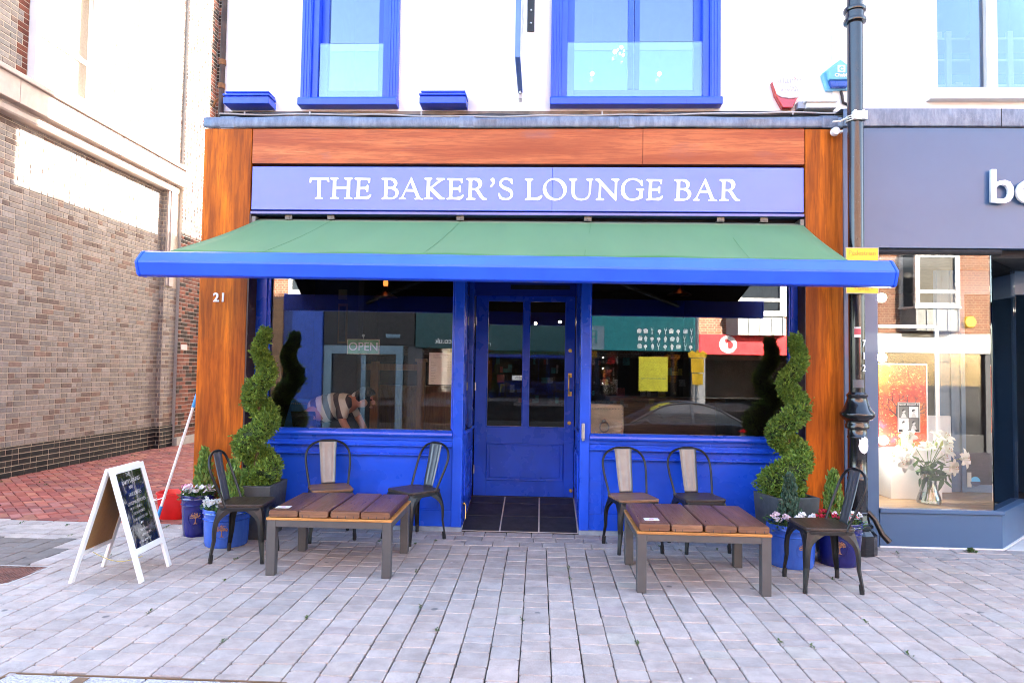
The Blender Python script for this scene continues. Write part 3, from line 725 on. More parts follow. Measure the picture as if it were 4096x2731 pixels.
h.tube([(hx, y0 - .004, hzt - .02), (hx - .008, y0 - .04, hzt - .03), (hx - .012, y0 - .05, hzt - .07), (hx - .012, y0 - .052, (hzt + hzb) / 2), (hx - .012, y0 - .05, hzb + .07), (hx - .008, y0 - .04, hzb + .03), (hx, y0 - .004, hzb + .02)], .0075, 8)
h.build('handle', M['brass'], door, smooth=True)
for px, py in ((698, 468), (692, 888), (701, 1279)):
    lx, lz = dz(px, py); k = MB(); k.lathe([(.0, -.008), (.019, -.008), (.021, 0)], (lx, y0, lz), 16, axis='y'); k.box(lx - .003, lx + .003, y0 - .010, y0 - .006, lz - .008, lz + .008); k.build('lock', M['brass'], door, smooth=True)
for py in (297, 675, 1155):
    _, hz_ = dz(150, py); MB().tube([(D0 + .003, y0 - .004, hz_ - .045), (D0 + .003, y0 - .004, hz_ + .045)], .008, 8).build('hinge', M['steel'], door)
# combination lock / letter slot on the right pilaster
kx, kz = at(2200 + 152 / 1.1615, 1050 + 785 / 1.1615, -.02)
k = MB(); k.box(kx - .012, kx + .018, -.045, -.02, kz - .07, kz + .08); k.ball((kx + .003, -.045, kz - .075), .014, 10); k.build('door_lock_box', M['steel'], bar, bevel=.006)
kx = -.742; k = MB(); k.tube([(kx + .004, .1, .235), (kx + .03, .09, .235), (kx + .03, .09, .14), (kx + .03, .07, .10)], .006, 8); k.ball((kx + .012, .1, .24), .018, 10); k.build('hook', M['brass'], bar, smooth=True)
# room inside
MB().box(-2.9, -.81, .12, 7.2, .10, .16).box(.44, 2.45, .12, 7.2, .10, .16).box(-.81, .44, 1.0, 7.2, .10, .16).build('bar_floor', plain('dark_boards', (.025, .013, .008), .5), bar)
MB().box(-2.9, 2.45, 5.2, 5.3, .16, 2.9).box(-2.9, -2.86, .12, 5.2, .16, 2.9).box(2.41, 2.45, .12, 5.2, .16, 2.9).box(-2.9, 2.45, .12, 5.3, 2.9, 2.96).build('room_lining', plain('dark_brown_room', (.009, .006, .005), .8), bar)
MB().box(-2.25, -.95, 2.7, 3.1, .16, 1.30).build('back_counter', M['oak'], bar, bevel=.01)
MB().box(1.0, 2.3, 2.6, 3.0, .16, 1.15).box(.9, 2.4, 2.5, 3.1, 1.15, 1.2).build('bar_counter', M['seat_brown'], bar, bevel=.01)
# ================================================================== name board
YS = -.19
t = thing('sign_board', 'lavender blue name board reading THE BAKER\'S LOUNGE BAR above the awning', 'sign', (-.2, YS, 3.02))
MB().box(-2.785, .076, YS, -.15, 3.022, 3.436).box(.079, 2.392, YS, -.15, 3.022, 3.436).build('board', M['fascia'], t, bevel=.003)
MB().box(-2.785, 2.392, -.205, -.08, 2.978, 3.004).build('trim', M['fascia_trim'], t, bevel=.003)
GL = {
'T': (1, [[(120,113),(500,113),(513,125),(520,200),(510,215),(490,210),(475,180),(450,165),(345,163),(340,300),(333,515),(345,535),(378,545),(383,560),(370,572),(220,572),(208,558),(215,545),(245,535),(258,515),(265,300),(270,163),(170,163),(145,172),(130,215),(112,226),(95,215),(103,130)]]),
'H': (1, [[(550,115),(705,113),(720,128),(712,147),(680,155),(670,180),(667,308),(893,308),(900,190),(893,165),(845,147),(836,128),(850,114),(1010,114),(1022,130),(1015,146),(980,155),(970,180),(960,515),(970,530),(1010,545),(1018,560),(1005,575),(845,570),(833,556),(840,543),(875,532),(887,515),(893,357),(665,357),(660,500),(670,525),(720,540),(728,556),(715,570),(545,570),(532,556),(540,543),(573,530),(587,510),(598,190),(590,163),(545,147),(538,128)]]),
'E': (1, [[(1075,115),(1397,122),(1388,222),(1370,230),(1355,220),(1348,180),(1325,165),(1190,165),(1183,180),(1178,313),(1290,311),(1312,300),(1323,272),(1342,265),(1357,280),(1352,412),(1337,425),(1315,415),(1308,380),(1285,363),(1178,365),(1170,500),(1185,523),(1250,523),(1340,505),(1400,467),(1418,480),(1400,525),(1365,565),(1325,577),(1170,570),(1060,576),(1047,562),(1052,547),(1085,533),(1100,515),(1115,200),(1105,165),(1068,150),(1058,133)]]),
'B': (1, [[(1655,120),(1860,120),(1920,140),(1965,185),(1975,230),(1960,285),(1925,318),(1980,360),(2005,415),(2000,465),(1970,525),(1920,562),(1850,578),(1650,578),(1635,560),(1645,545),(1680,532),(1688,500),(1697,200),(1688,168),(1645,152),(1635,135)],[(1780,160),(1830,165),(1875,190),(1905,240),(1900,280),(1870,305),(1830,311),(1765,308),(1768,175)],[(1765,350),(1820,350),(1880,372),(1925,415),(1935,465),(1915,510),(1880,532),(1830,540),(1775,535),(1758,515)]]),
'A': (4, [[(1570,120),(1583,120),(1740,510),(1760,530),(1800,540),(1810,553),(1795,566),(1720,558),(1645,562),(1632,548),(1640,535),(1668,525),(1668,510),(1630,405),(1465,403),(1420,505),(1425,518),(1462,530),(1468,545),(1455,555),(1340,555),(1328,545),(1335,532),(1375,510),(1400,470),(1560,140)],[(1555,220),(1610,355),(1485,355)]]),
'K': (2, [[(320,118),(465,118),(477,133),(468,150),(445,158),(435,180),(428,318),(600,180),(605,168),(572,157),(563,140),(575,120),(735,124),(750,140),(742,158),(700,172),(660,195),(482,328),(660,510),(690,533),(740,547),(750,563),(735,580),(625,580),(610,570),(425,378),(420,510),(435,535),(485,550),(492,565),(478,580),(310,578),(297,563),(305,548),(340,535),(350,505),(360,185),(350,160),(312,150),(303,133)]]),
'R': (2, [[(1220,122),(1430,122),(1490,137),(1530,180),(1543,230),(1535,285),(1510,325),(1463,358),(1560,505),(1600,545),(1635,552),(1647,570),(1630,587),(1580,595),(1535,580),(1495,540),(1410,400),(1385,380),(1325,380),(1323,520),(1340,545),(1390,553),(1402,570),(1388,587),(1210,587),(1197,572),(1205,557),(1238,545),(1250,520),(1258,200),(1248,170),(1212,158),(1203,140)],[(1355,165),(1400,175),(1440,205),(1463,255),(1455,300),(1425,330),(1385,340),(1325,335),(1330,185)]]),
"'": (2, [[(1770,115),(1795,125),(1815,165),(1815,215),(1795,260),(1750,312),(1728,320),(1710,305),(1715,285),(1750,245),(1757,215),(1740,190),(1715,160),(1735,130)]]),
'S': (2, [[(2052,117),(2100,120),(2155,135),(2180,130),(2190,150),(2198,245),(2182,260),(2165,245),(2130,190),(2090,163),(2045,158),(1995,175),(1965,210),(1965,245),(1990,280),(2040,305),(2120,335),(2170,370),(2202,420),(2205,475),(2190,530),(2150,570),(2100,590),(2040,595),(1960,583),(1910,560),(1895,510),(1885,450),(1898,438),(1918,445),(1935,490),(1970,530),(2035,552),(2100,545),(2140,510),(2150,465),(2130,430),(2085,400),(2000,365),(1935,320),(1910,280),(1905,235),(1920,185),(1955,145),(2000,122)]]),
'L': (3, [[(115,132),(270,132),(285,150),(275,168),(245,178),(235,210),(222,525),(235,545),(320,543),(395,525),(440,490),(462,485),(480,505),(460,550),(425,585),(385,600),(250,595),(115,598),(102,583),(108,570),(145,550),(152,520),(157,200),(145,178),(108,165),(102,148)]]),
'O': (3, [[(744 + 258 * math.cos(q * PI / 16), 364 + 241 * math.sin(q * PI / 16)) for q in range(32)], [(742 + 182 * math.cos(q * PI / 16 + .15) , 364 + 198 * math.sin(q * PI / 16 + .35)) for q in range(32)]]),
'U': (3, [[(1065,135),(1210,135),(1225,152),(1215,170),(1185,180),(1178,210),(1172,440),(1185,500),(1225,548),(1310,567),(1390,555),(1445,510),(1470,450),(1480,220),(1468,190),(1425,170),(1417,150),(1430,133),(1550,133),(1567,150),(1558,168),(1532,180),(1527,220),(1518,400),(1500,490),(1460,555),(1400,592),(1310,605),(1220,595),(1150,555),(1110,500),(1102,430),(1103,210),(1093,185),(1055,170),(1047,152)]]),
'N': (3, [[(1625,135),(1690,135),(1720,155),(2022,485),(2028,210),(2015,185),(1960,167),(1950,150),(1965,133),(2110,133),(2128,152),(2118,172),(2090,180),(2080,210),(2062,600),(2045,608),(2025,595),(1737,285),(1725,530),(1740,555),(1790,567),(1800,583),(1785,600),(1630,600),(1617,583),(1627,567),(1660,555),(1680,500),(1690,240),(1675,205),(1615,172),(1608,150)]]),
'G': (4, [[(160,113),(230,125),(305,158),(330,147),(342,160),(353,262),(335,273),(318,260),(285,210),(230,165),(160,150),(90,160),(30,200),(-5,270),(-12,340),(0,400),(35,470),(90,510),(160,520),(225,500),(265,470),(277,430),(277,375),(265,358),(225,348),(217,332),(230,318),(365,318),(378,333),(370,348),(350,360),(345,380),(343,505),(325,512),(240,545),(140,558),(50,545),(-20,505),(-65,440),(-82,360),(-75,280),(-40,205),(10,155),(80,122)]]),
}
TO = {1: (1220, 690, 5.345), 2: (1640, 690, 5.345), 3: (2080, 690, 5.345), 4: (2500, 690, 4.9)}
def gpos(tile, p): ox, oy, k = TO[tile]; return (ox + p[0] / k, oy + p[1] / k)
# word: letter and the left edge of the letter on the board
ORDER = [('T', None), ('H', None), ('E', None), ('B', None), ('A', (1, 2005)), ('K', None), ('E', (2, 780)), ('R', None), ("'", None), ('S', None), ('L', None), ('O', None), ('U', None), ('N', None), ('G', None), ('E', (4, 408)), ('B', (4, 960)), ('A', None), ('R', (4, 1846))]
words_ = []
for i_, (ch, ov) in enumerate(ORDER):
    tl, ps = GL[ch]; P0 = [[gpos(tl, p) for p in poly] for poly in ps]
    if ov:
        xl = min(p[0] for p in P0[0]); nx = gpos(ov[0], (ov[1], 0))[0]; dy = (nx - xl) * .0045
        P0 = [[(x + nx - xl, y + dy) for x, y in poly] for poly in P0]
    if i_ in (0, 3, 10, 16): words_.append([])
    words_[-1] += P0
for polys in words_:
    o = shapes('word', polys, M['white_letter'], t, lambda p: (lambda q: (q[0] + .2, q[1] - 3.02))(at(p[0], p[1], YS - .003)), .002)
    o.location = (0, -.0025, 0)

# ================================================================== awning
t = thing('awning', 'green canvas awning pulled out over the bar front with a blue front bar', 'awning', (-.2, -.1, 2.2))
def bx(px, py, y): return at(px * 1.7415, py * 1.7415, y)
TL, TR = (-2.723, -.12, 2.948), (2.395, -.12, 2.934)
FL_, FR_ = (-2.885, -1.42, 2.396), (2.262, -1.42, 2.369)
mb = MB(); n, m_ = 48, 12; vs = []
for i in range(n + 1):
    a = i / n
    for j in range(m_ + 1):
        b = j / m_; p = Vector(TL).lerp(Vector(TR), a).lerp(Vector(FL_).lerp(Vector(FR_), a), b)
        sag = -.018 * math.sin(PI * b) + .004 * math.sin(a * 41 + b * 3) * b + .004 * math.sin(a * 17 - b * 5) * b + .006 * math.exp(-((a - .86) / .03) ** 2) * math.sin(b * 6) - .006 * math.exp(-((a - .11) / .03) ** 2) * b
        vs.append((p.x, p.y, p.z + sag))
mb.add(vs, [(i * (m_ + 1) + j, i * (m_ + 1) + j + 1, (i + 1) * (m_ + 1) + j + 1, (i + 1) * (m_ + 1) + j) for i in range(n) for j in range(m_)])
fab = mb.build('canvas', M['canvas'], t, smooth=True, solid=.003)
ln = MB(); ln.add([(x * .998 - .001, y, z - .014) for x, y, z in vs], [(i * (m_ + 1) + j, i * (m_ + 1) + j + 1, (i + 1) * (m_ + 1) + j + 1, (i + 1) * (m_ + 1) + j) for i in range(n) for j in range(m_)]); ln.build('black_lining', M['lining_black'], fab, smooth=True)
seam_m = plain('green_seam', (.050, .163, .048), .8)
for a in (.14, .38, .62, .86):
    pts = []; sm = MB()
    for j in range(m_ + 1):
        b = j / m_; p = Vector(TL).lerp(Vector(TR), a).lerp(Vector(FL_).lerp(Vector(FR_), a), b); pts.append((p.x, p.y, p.z - .018 * math.sin(PI * b) + .003))
    sm.tube(pts, .0012, 5); sm.build('seam', seam_m, fab)
def barprof(x, dz, g=0):
    pr = [(-1.385, 2.397 + g), (-1.435 - g * .3, 2.402 + g), (-1.455 - g, 2.392 + g), (-1.530 - g, 2.316), (-1.533 - g, 2.300), (-1.500 - g, 2.212 - g), (-1.480, 2.205 - g), (-1.385, 2.208 - g)]
    return [(x, y, z + dz) for y, z in pr]
mb = MB(); a = barprof(-3.055, .0); b = barprof(2.535, -.028); k = len(a)
mb.add(a + b, [tuple(range(k)), tuple(range(2 * k - 1, k - 1, -1))] + [(i, k + i, k + (i + 1) % k, (i + 1) % k) for i in range(k)])
mb.build('front_bar', M['blue_bar'], t, bevel=.006)
for x0, x1, dz_ in ((-3.078, -3.056, 0), (2.536, 2.558, -.028)):
    mb = MB(); a = barprof(x0, dz_, .004); b = barprof(x1, dz_, .004)
    mb.add(a + b, [tuple(range(k)), tuple(range(2 * k - 1, k - 1, -1))] + [(i, k + i, k + (i + 1) % k, (i + 1) % k) for i in range(k)])
    mb.build('end_cap', M['blue_bar'], t, bevel=.008)
MB().tube([(-2.76, -.115, 2.90), (2.39, -.115, 2.886)], .045, 14).build('roller', plain('dark_green_roll', (.012, .045, .025), .7), t, smooth=True)
for px in (663, 760, 1057, 1350, 1655, 1755):
    x, z = bx(px, 500, -.17); o = MB().box(x - .034, x + .034, -.175, -.165, 2.942, 2.976).box(x - .034, x + .034, -.175, -.12, 2.935, 2.944)
    o.lathe([(0, -.006), (.008, -.006), (.008, 0)], (x, -.175, 2.952), 8, axis='y'); o.build('bracket', M['dull_steel'], t)
for x0, x1, e in ((-2.2, -1.15, 1), (1.7, .65, -1)):
    MB().tube([(x0, -.16, 2.86), (x1, -.75, 2.56)], .024, 8).tube([(x1, -.75, 2.56), (x0 + .12 * e, -1.40, 2.30)], .020, 8).ball((x1, -.75, 2.56), .032, 10).build('folding_arm', M['black'], t, smooth=True)
MB().box(-2.79, -2.74, -.19, -.05, 2.84, 2.96).build('end_bracket', M['dull_steel'], t, bevel=.004); MB().box(2.36, 2.398, -.19, -.05, 2.84, 2.96).build('end_bracket', M['dull_steel'], t, bevel=.004)
# wall behind roller
# ================================================================== small things on the facade
t = thing('house_number', 'white number 21 on the left varnished timber post', 'house number', (-3.0, -.205, 1.9))
x, z = at(493 * 1.7415, 684 * 1.7415, -.2); x2, _ = at(517 * 1.7415, 684 * 1.7415, -.2)
text('digits', '21', .115, ((x + x2) / 2, -.205, z), M['paper'], t, ext=.006, bold=.003, space=1.15)
# hanging sign seen edge-on
t = thing('hanging_sign', 'blue-edged white hanging sign on a black bracket between the upper windows', 'sign', (-.2, -.05, 4.6))
s = MB(); s.box(-.262, -.217, -.83, -.06, 4.19, 5.4); s.build('board', plain('blue_sign_edge', (.10, .20, .55), .4), t, bevel=.003)
s = MB().box(-.2165, -.2155, -.82, -.07, 4.20, 5.39); f = s.build('face', M['white_pl'], t)
s = MB(); r = random.Random(4)
for i in range(20): 
    zz = 5.3 - i * .052; 
    if i % 5 != 4: yy = -.75 + r.random() * .1; s.box(-.2155, -.215, yy, yy + r.uniform(.2, .5), zz, zz + .012)
s.build('small_print', M['greysticker'], f)
MB().box(-.268, -.211, -.845, -.83, 4.75, 5.45).build('strap', plain('blue_grey_strap', (.12, .17, .25), .4, .4), t)
MB().box(-.255, -.222, -.10, -.0, 4.13, 4.19).tube([(-.24, -.12, 4.17), (-.24, -.12, 4.19)], .012, 8).build('bottom_bracket', M['steel'], t)
s = MB().box(-.185, -.115, .035, .05, 4.85, 5.6).box(-.215, -.19, -.85, .05, 5.2, 5.26); s.build('wall_bracket', M['black'], t, bevel=.003)
for z in (4.93, 5.06): MB().ball((-.15, .033, z), .012, 8).build('bolt', M['steel'], t)
# alarm boxes
def apx(q): return at(3000 + q[0] / 3.92, 220 + q[1] / 3.92, .0)
t = thing('alarm_box', 'white alarm box with red lower lens below the plain wall', 'alarm', (2.31, .04, 4.2))
P = [apx(q) for q in ((395, 250), (790, 250), (832, 440), (740, 650), (450, 650), (335, 440))]
c1 = apx((585, 845))
top = [apx(q) for q in ((430, 290), (745, 290), (830, 440), (757, 645), (720, 690), (600, 698), (490, 682), (415, 640), (345, 440))]
MB().prism(top, 'y', -.03, .05).build('cover', M['white_pl'], t, bevel=.012)
red = [apx(q) for q in ((330, 430), (345, 440), (415, 645), (470, 655), (500, 735), (600, 742), (700, 738), (720, 660), (757, 648), (690, 790), (660, 842), (500, 838), (480, 800), (400, 640))]
red = [apx(q) for q in ((335, 425), (815, 470), (760, 640), (665, 838), (505, 838), (395, 640))]
lens = NT('red_lens'); lens.set(color=(.45, .006, .010), rough=.12, coat=.5)
MB().prism(red, 'y', -.012, .052).build('lens', lens.mat, t, bevel=.008)
cx_, cz_ = apx((605, 425)); text('word', 'alarm', .082, (cx_, -.033, cz_), M['greysticker'], t, sx=1.25, ext=.0008)
cx_, cz_ = apx((607, 540)); text('number', '01299', .052, (cx_, -.033, cz_), M['greysticker'], t, ext=.0008, space=1.15)
cx_, cz_ = apx((607, 590)); text('number', '829395', .052, (cx_, -.033, cz_), M['greysticker'], t, ext=.0008, space=1.15)
cx_, cz_ = apx((681, 395)); MB().lathe([(.006, -.001), (.010, -.001), (.010, 0), (.006, 0)], (cx_, -.032, cz_), 12, axis='y', cap=False).build('ring_mark', M['red_pl'], t)
t = thing('alarm_box', 'pale blue five-sided alarm box with white lettering beside the lamp post', 'alarm', (2.72, .04, 4.36))
A = lambda q: apx(q)
poly = [A(q) for q in ((1388, 95), (1655, 290), (1600, 425), (1590, 545), (1215, 545), (1205, 425), (1125, 300))]
poly = [A(q) for q in ((1388, 95), (1655, 290), (1570, 550), (1205, 550), (1125, 300))]
bl = plain('pale_blue_plastic', (.16, .46, .66), .35); bl2 = plain('deep_blue_plastic', (.02, .08, .38), .25)
MB().prism(poly, 'y', .0, .05).build('back', bl, t, bevel=.01)
poly = [A(q) for q in ((1388, 105), (1620, 285), (1575, 422), (1205, 422), (1180, 262))]
MB().prism(poly, 'y', -.05, .0).build('cover', bl, t, bevel=.012)
poly = [A(q) for q in ((1212, 428), (1552, 428), (1500, 535), (1250, 535))]
MB().prism(poly, 'y', -.045, .0).build('lens', bl2, t, bevel=.012)
a, b = A((1338, 200)); c_, d_ = A((1455, 312)); o = MB().box(a, c_, -.054, -.051, d_, b).build('badge', M['white_pl'], t)
cx_, cz_ = A((1393, 262)); text('mark', 'C', .052, (cx_, -.056, cz_), bl, t, ext=.0008, bold=.0045)
cx_, cz_ = A((1397, 357)); text('word', 'Chubb', .042, (cx_, -.053, cz_), M['white_pl'], t, ext=.0008, bold=.002, sx=1.1)
x, z = A((1440, 560)); x2, z2 = A((1545, 790)); MB().tube([(x, .02, z), (x + .01, .015, z - .05), (x + .02, .02, z - .11), (x2, .02, z2 + .015), (x2 + .08, .03, z2 - .005)], .014, 8).build('cable', M['black'], t, smooth=True)
a, b = A((738, 750)); c_, d_ = A((858, 858)); o = MB().box(a, c_, -.03, .05, d_, b).build('junction_box', plain('grey_plastic', (.30, .35, .42), .5), None, bevel=.003); tag(o, 'small grey square junction box beside the white alarm box', 'junction box')
x, z = at(3000 + 1320 / 3.92, 220 + 1215 / 3.92, -.24); x3, z3 = at(3000 + 1425 / 3.92, 220 + 1205 / 3.92, -.24)
t = thing('security_sensor', 'white round security sensor at the top of the right timber post', 'sensor', (x, -.2, z))
MB().ball((x, -.25, z), .040, 14).lathe([(.034, -.288), (.038, -.27)], (x, 0, z), 14, axis='y').build('body', M['white_pl'], t, smooth=True)
MB().tube([(x + .03, -.25, z + .004), (x3 + .005, -.25, z3), (x3 + .005, -.22, z3)], .012, 8).build('arm', M['white_pl'], t, smooth=True)
# cable runs along the flashing
cols = [M['black'], plain('dark_grey_cable', (.06, .06, .065), .5), plain('grey_cable', (.45, .44, .42), .5), plain('pale_cable', (.55, .52, .45), .5)]
r = random.Random(9)
t = thing('cable_bundle', 'bundle of black and grey cables clipped along the top of the lead flashing', 'cables', (0, .02, 4.0))
for i in range(5):
    pts = []; ph = r.random() * 6
    for k in range(90):
        x = -3.2 + k * .115 * (1 if i < 4 else .58); 
        if x > 7: break
        sag = -.022 * math.exp(-((x + 1.0) / 1.2) ** 2) - .018 * math.exp(-((x - .3) / .8) ** 2)
        pts.append((x, -.012 - .012 * (i % 3), 4.022 - i * .008 + sag + .006 * math.sin(x * 3.1 + ph) + .004 * math.sin(x * 8 + ph * 2)))
    MB().tube(pts, [.009, .010, .008, .006, .009][i], 6).build('cable', cols[i % 4], t, smooth=True)
s = MB()
for x in (-2.95, -2.3, -1.2, .55, 2.35): s.box(x - .007, x + .007, -.042, .03, 3.99, 4.030)
s.build('clip', M['greysticker'], t, bevel=.004)
# rusty pipe at the left end of the white wall
t = thing('downpipe', 'rusty thin downpipe at the left edge of the white wall', 'drainpipe', (-3.2, .0, 3.9))
MB().tube([(-3.215, .02, 3.98), (-3.215, .02, 9.0)], .026, 10).build('pipe', plain('rusty_black_iron', (.06, .035, .025), .7, .2, 0, .5, 7, .2), t, smooth=True)
s = MB()
for z in (4.28, 4.52, 5.2): s.tube([(-3.215, .02, z), (-3.215, .02, z + .05)], .034, 10)
s.tube([(-3.215, .02, 4.2), (-3.27, .02, 4.16), (-3.30, .03, 4.10)], .012, 6)
s.build('collar', plain('rusty_iron_collar', (.25, .10, .03), .8, .1, 0, .4, 14), t, smooth=True)

# ================================================================== lamp post
lx, ly = 2.762, -.41
t = thing('lamp_post', 'black cast-iron lamp post in front of the grey shop edge', 'lamp post', (lx, ly, 0))
K = 1.026
def zz(py): return at(1968 * 1.7415, py * 1.7415, ly)[1]
MB().lathe([(.150, 0), (.152, .02), (.150, .17), (.142, .18), (.125, .20), (.108, .215), (.122, .225), (.122, .245), (.10, .262), (.092, .29), (.085, .33), (.088, .34), (.088, .352), (.080, .36), (.080, .40)], (lx, ly, 0), 12).build('base', M['blackgloss'], t)
MB().lathe([(.080, .40), (.079, .62), (.082, .63), (.082, .645), (.078, .65), (.077, .985), (.082, .99), (.082, 1.0), (.077, 1.005), (.076, zz(985)), (.095, zz(983)), (.098, zz(975)), (.090, zz(972)), (.094, zz(966)), (.118, zz(962)), (.140, zz(955)), (.143, zz(950)), (.135, zz(946)), (.110, zz(938)), (.092, zz(925)), (.078, zz(914)), (.080, zz(912)), (.086, zz(909)), (.086, zz(906)), (.074, zz(903)), (.0665, zz(900))], (lx, ly, 0), 28).build('pedestal', M['blackgloss'], t, smooth=True)
MB().tube([(lx, ly, zz(901)), (lx, ly, 7.2)], .0655, 20).build('shaft', M['blackgloss'], t, smooth=True)
MB().lathe([(.0665, 4.675), (.092, 4.68), (.096, 4.695), (.092, 4.71), (.078, 4.715), (.078, 4.775), (.092, 4.78), (.096, 4.795), (.092, 4.81), (.0665, 4.815)], (lx, ly, 0), 28).build('ring', M['blackgloss'], t, smooth=True)
MB().tube([(lx, ly, 7.2), (lx, ly - .3, 7.6), (lx, ly - .9, 7.7)], .03, 10).lathe([(.08, 7.45), (.2, 7.5), (.05, 7.68)], (lx, ly - .9, 0), 16).build('lantern', M['blackgloss'], t, smooth=True)
for ch, py in (('7', 790), ('1', 818), ('2', 846)):
    text('number', ch, .085, (lx + .032, ly - .066, zz(py)), M['white_pl'], t, rot=(PI / 2, 0, .5), ext=.002, bold=.001)
s = MB().lathe([(.0, 0), (.03, .0)], (0, 0, 0), 14, cap=False)
cz = zz(1022)
pts = [(-.005, .075), (.005, .085), (.015, .072), (.03, .078), (.028, .055), (.048, .06), (.045, .03), (.052, .0), (.045, -.03), (.03, -.055), (0, -.068), (-.03, -.055), (-.045, -.03), (-.052, 0), (-.045, .03), (-.048, .06), (-.028, .055), (-.03, .078), (-.015, .072)]
s = MB(); nn = len(pts)
ring = []
for rr, off in ((1, .002), (.8, .010), (.45, .013)):
    for px, pz in pts:
        x_ = px * rr; ang = x_ / .078 + .35
        ring.append((lx + (.078 + off) * math.sin(ang), ly - (.078 + off) * math.cos(ang), cz + pz * rr))
s.add(ring, [(i, (i + 1) % nn, nn + (i + 1) % nn, nn + i) for i in range(nn)] + [(nn + i, nn + (i + 1) % nn, 2 * nn + (i + 1) % nn, 2 * nn + i) for i in range(nn)] + [tuple(range(2 * nn, 3 * nn))])
s.build('crest', M['white_paint'], t, smooth=True)
s = MB(); s.box(lx - .055, lx + .07, ly - .085, ly - .05, zz(274) - .03, zz(274) + .045).box(lx - .05, lx - .03, ly - .095, ly - .085, zz(274) - .03, zz(274) + .05).box(lx + .02, lx + .04, ly - .095, ly - .085, zz(274) - .03, zz(274) + .05)
for dz_ in (-.02, .0, .02): s.tube([(lx + .075 * math.cos(a * PI / 8), ly + .075 * math.sin(a * PI / 8), zz(274) + dz_ + .004 * math.cos(a)) for a in range(16)], .006, 6, closed=True)
s.tube([(lx - .07, ly - .01, zz(274) + .01), (lx - .12, ly + .03, zz(276)), (lx - .19, ly + .02, zz(278))], .008, 6)
s.build('cable_clamp', plain('offwhite_plastic', (.72, .70, .62), .5), t)
s = MB(); s.tube([(lx + .07, ly - .03, .36), (lx + .12, ly - .05, .30), (lx + .17, ly - .08, .18), (lx + .22, ly - .10, .12)], [.022, .022, .024, .026], 8); s.build('cable_conduit', M['black'], t, smooth=True)
s = MB(); zc = zz(765)
def wrapd(mb, a0, a1, z0, z1, rr, n=8):
    vs = []
    for i in range(n + 1):
        a = a0 + (a1 - a0) * i / n; vs += [(lx + rr * math.sin(a), ly - rr * math.cos(a), z0), (lx + rr * math.sin(a), ly - rr * math.cos(a), z1)]
    mb.add(vs, [(2 * i, 2 * i + 2, 2 * i + 3, 2 * i + 1) for i in range(n)])
wrapd(s, -.7, .1, zc - .04, zc + .05, .0670); s.build('sticker', M['white_pl'], t)
s = MB(); wrapd(s, -.7, .1, zc - .015, zc + .035, .0674); s.build('sticker', plain('red_print', (.6, .1, .12), .5), t)
s = MB(); wrapd(s, -.9, .6, zz(890), zz(872), .0668); s.build('sticker', plain('worn_grey_sticker', (.12, .12, .13), .6), t)
# yellow plate
ys = ly - .10
x0, zt_ = at(1942 * 1.7415, 568 * 1.7415, ys); x1, zb_ = at(2019 * 1.7415, 675 * 1.7415, ys)
t = thing('street_sign', 'yellow street sign strapped to the black lamp post behind the awning bar', 'sign', ((x0 + x1) / 2, ys, zb_))
MB().box(x0, x1, ys, ys + .004, zb_, zt_).build('plate', M['yellow'], t)
s = MB(); e = .006
for a, b, c_, d_ in ((x0, x1, zb_, zb_ + e), (x0, x1, zt_ - e, zt_), (x0, x0 + e, zb_ + e, zt_ - e), (x1 - e, x1, zb_ + e, zt_ - e)): s.box(a, b, ys - .002, ys + .006, c_, d_)
s.build('rim', plain('sign_edge_grey', (.35, .32, .28), .5), t)
text('line', 'Pedestrian', .058, ((x0 + x1) / 2, ys - .001, zt_ - .05), M['orange_ink'], t, ext=.0006, sx=.95)
text('line', '• time •', .052, ((x0 + x1) / 2 + .01, ys - .001, zb_ + .045), M['orange_ink'], t, ext=.0006)
MB().box(lx - .05, lx + .05, ly - .095, ly - .06, zb_ + .08, zb_ + .12).box(lx - .05, lx + .05, ly - .095, ly - .06, zt_ - .12, zt_ - .08).build('clamp', M['steel'], t)

# ================================================================== grey shop
YG = -.19
shop = thing('shop_building', 'slate grey fronted shop beside the lamp post with white upper wall', 'building', (4, YG, 0))
mb = MB(); wx0, wx1, wx2, wx3 = 3.70, 4.20, 4.30, 4.85
mb.box(2.752, wx0, .03, .3, 3.9, 12.6).box(wx0, 5.6, .03, .3, 3.9, 4.20).box(wx0, 5.6, .03, .3, 7, 12.6).box(5.6, 16, .03, .3, 3.9, 12.6).box(wx1, wx2, .05, .3, 4.2, 7)
mb.box(2.752, 16, .301, 7.45, 12.3, 12.6).box(2.752, 16, 7.2, 7.45, 0, 12.3).box(15.7, 16, .3, 7.2, 0, 12.3)
mb.build('upper_wall', M['cream_wall'], shop)
w = MB(); w.box(3.64, 3.715, -.0, .1, 4.2, 7.05).box(wx1 + .01, wx2 - .01, .03, .1, 4.25, 7).box(3.62, 5.6, -.05, .1, 4.14, 4.2).box(3.68, 5.6, -.01, .1, 4.205, 4.262).box(5.5, 5.6, 0, .1, 4.27, 7)
o = w.build('window', M['white_paint'], shop, bevel=.004)
MB().box(3.715, wx1 + .01, .10, .106, 4.262, 7).box(wx2 - .01, 5.5, .10, .106, 4.262, 7).build('pane', M['glass_hi'], o)
s = MB()
for z in (4.44, 4.70, 4.92): s.box(3.66, 5.6, .40, .70, z, z + .022)
for x in (4.02, 4.62, 5.2): s.box(x, x + .05, .38, .42, 4.2, 5.0)
for x, z, h_ in ((3.86, 4.46, .18), (4.1, 4.46, .02), (4.3, 4.92, .1), (3.95, 4.94, .09), (4.15, 4.46, .05), (4.42, 4.46, .04), (3.74, 4.94, .06)): s.box(x, x + .07, .45, .6, z, z + h_)
sh = s.build('shelf', M['white_paint'], shop)
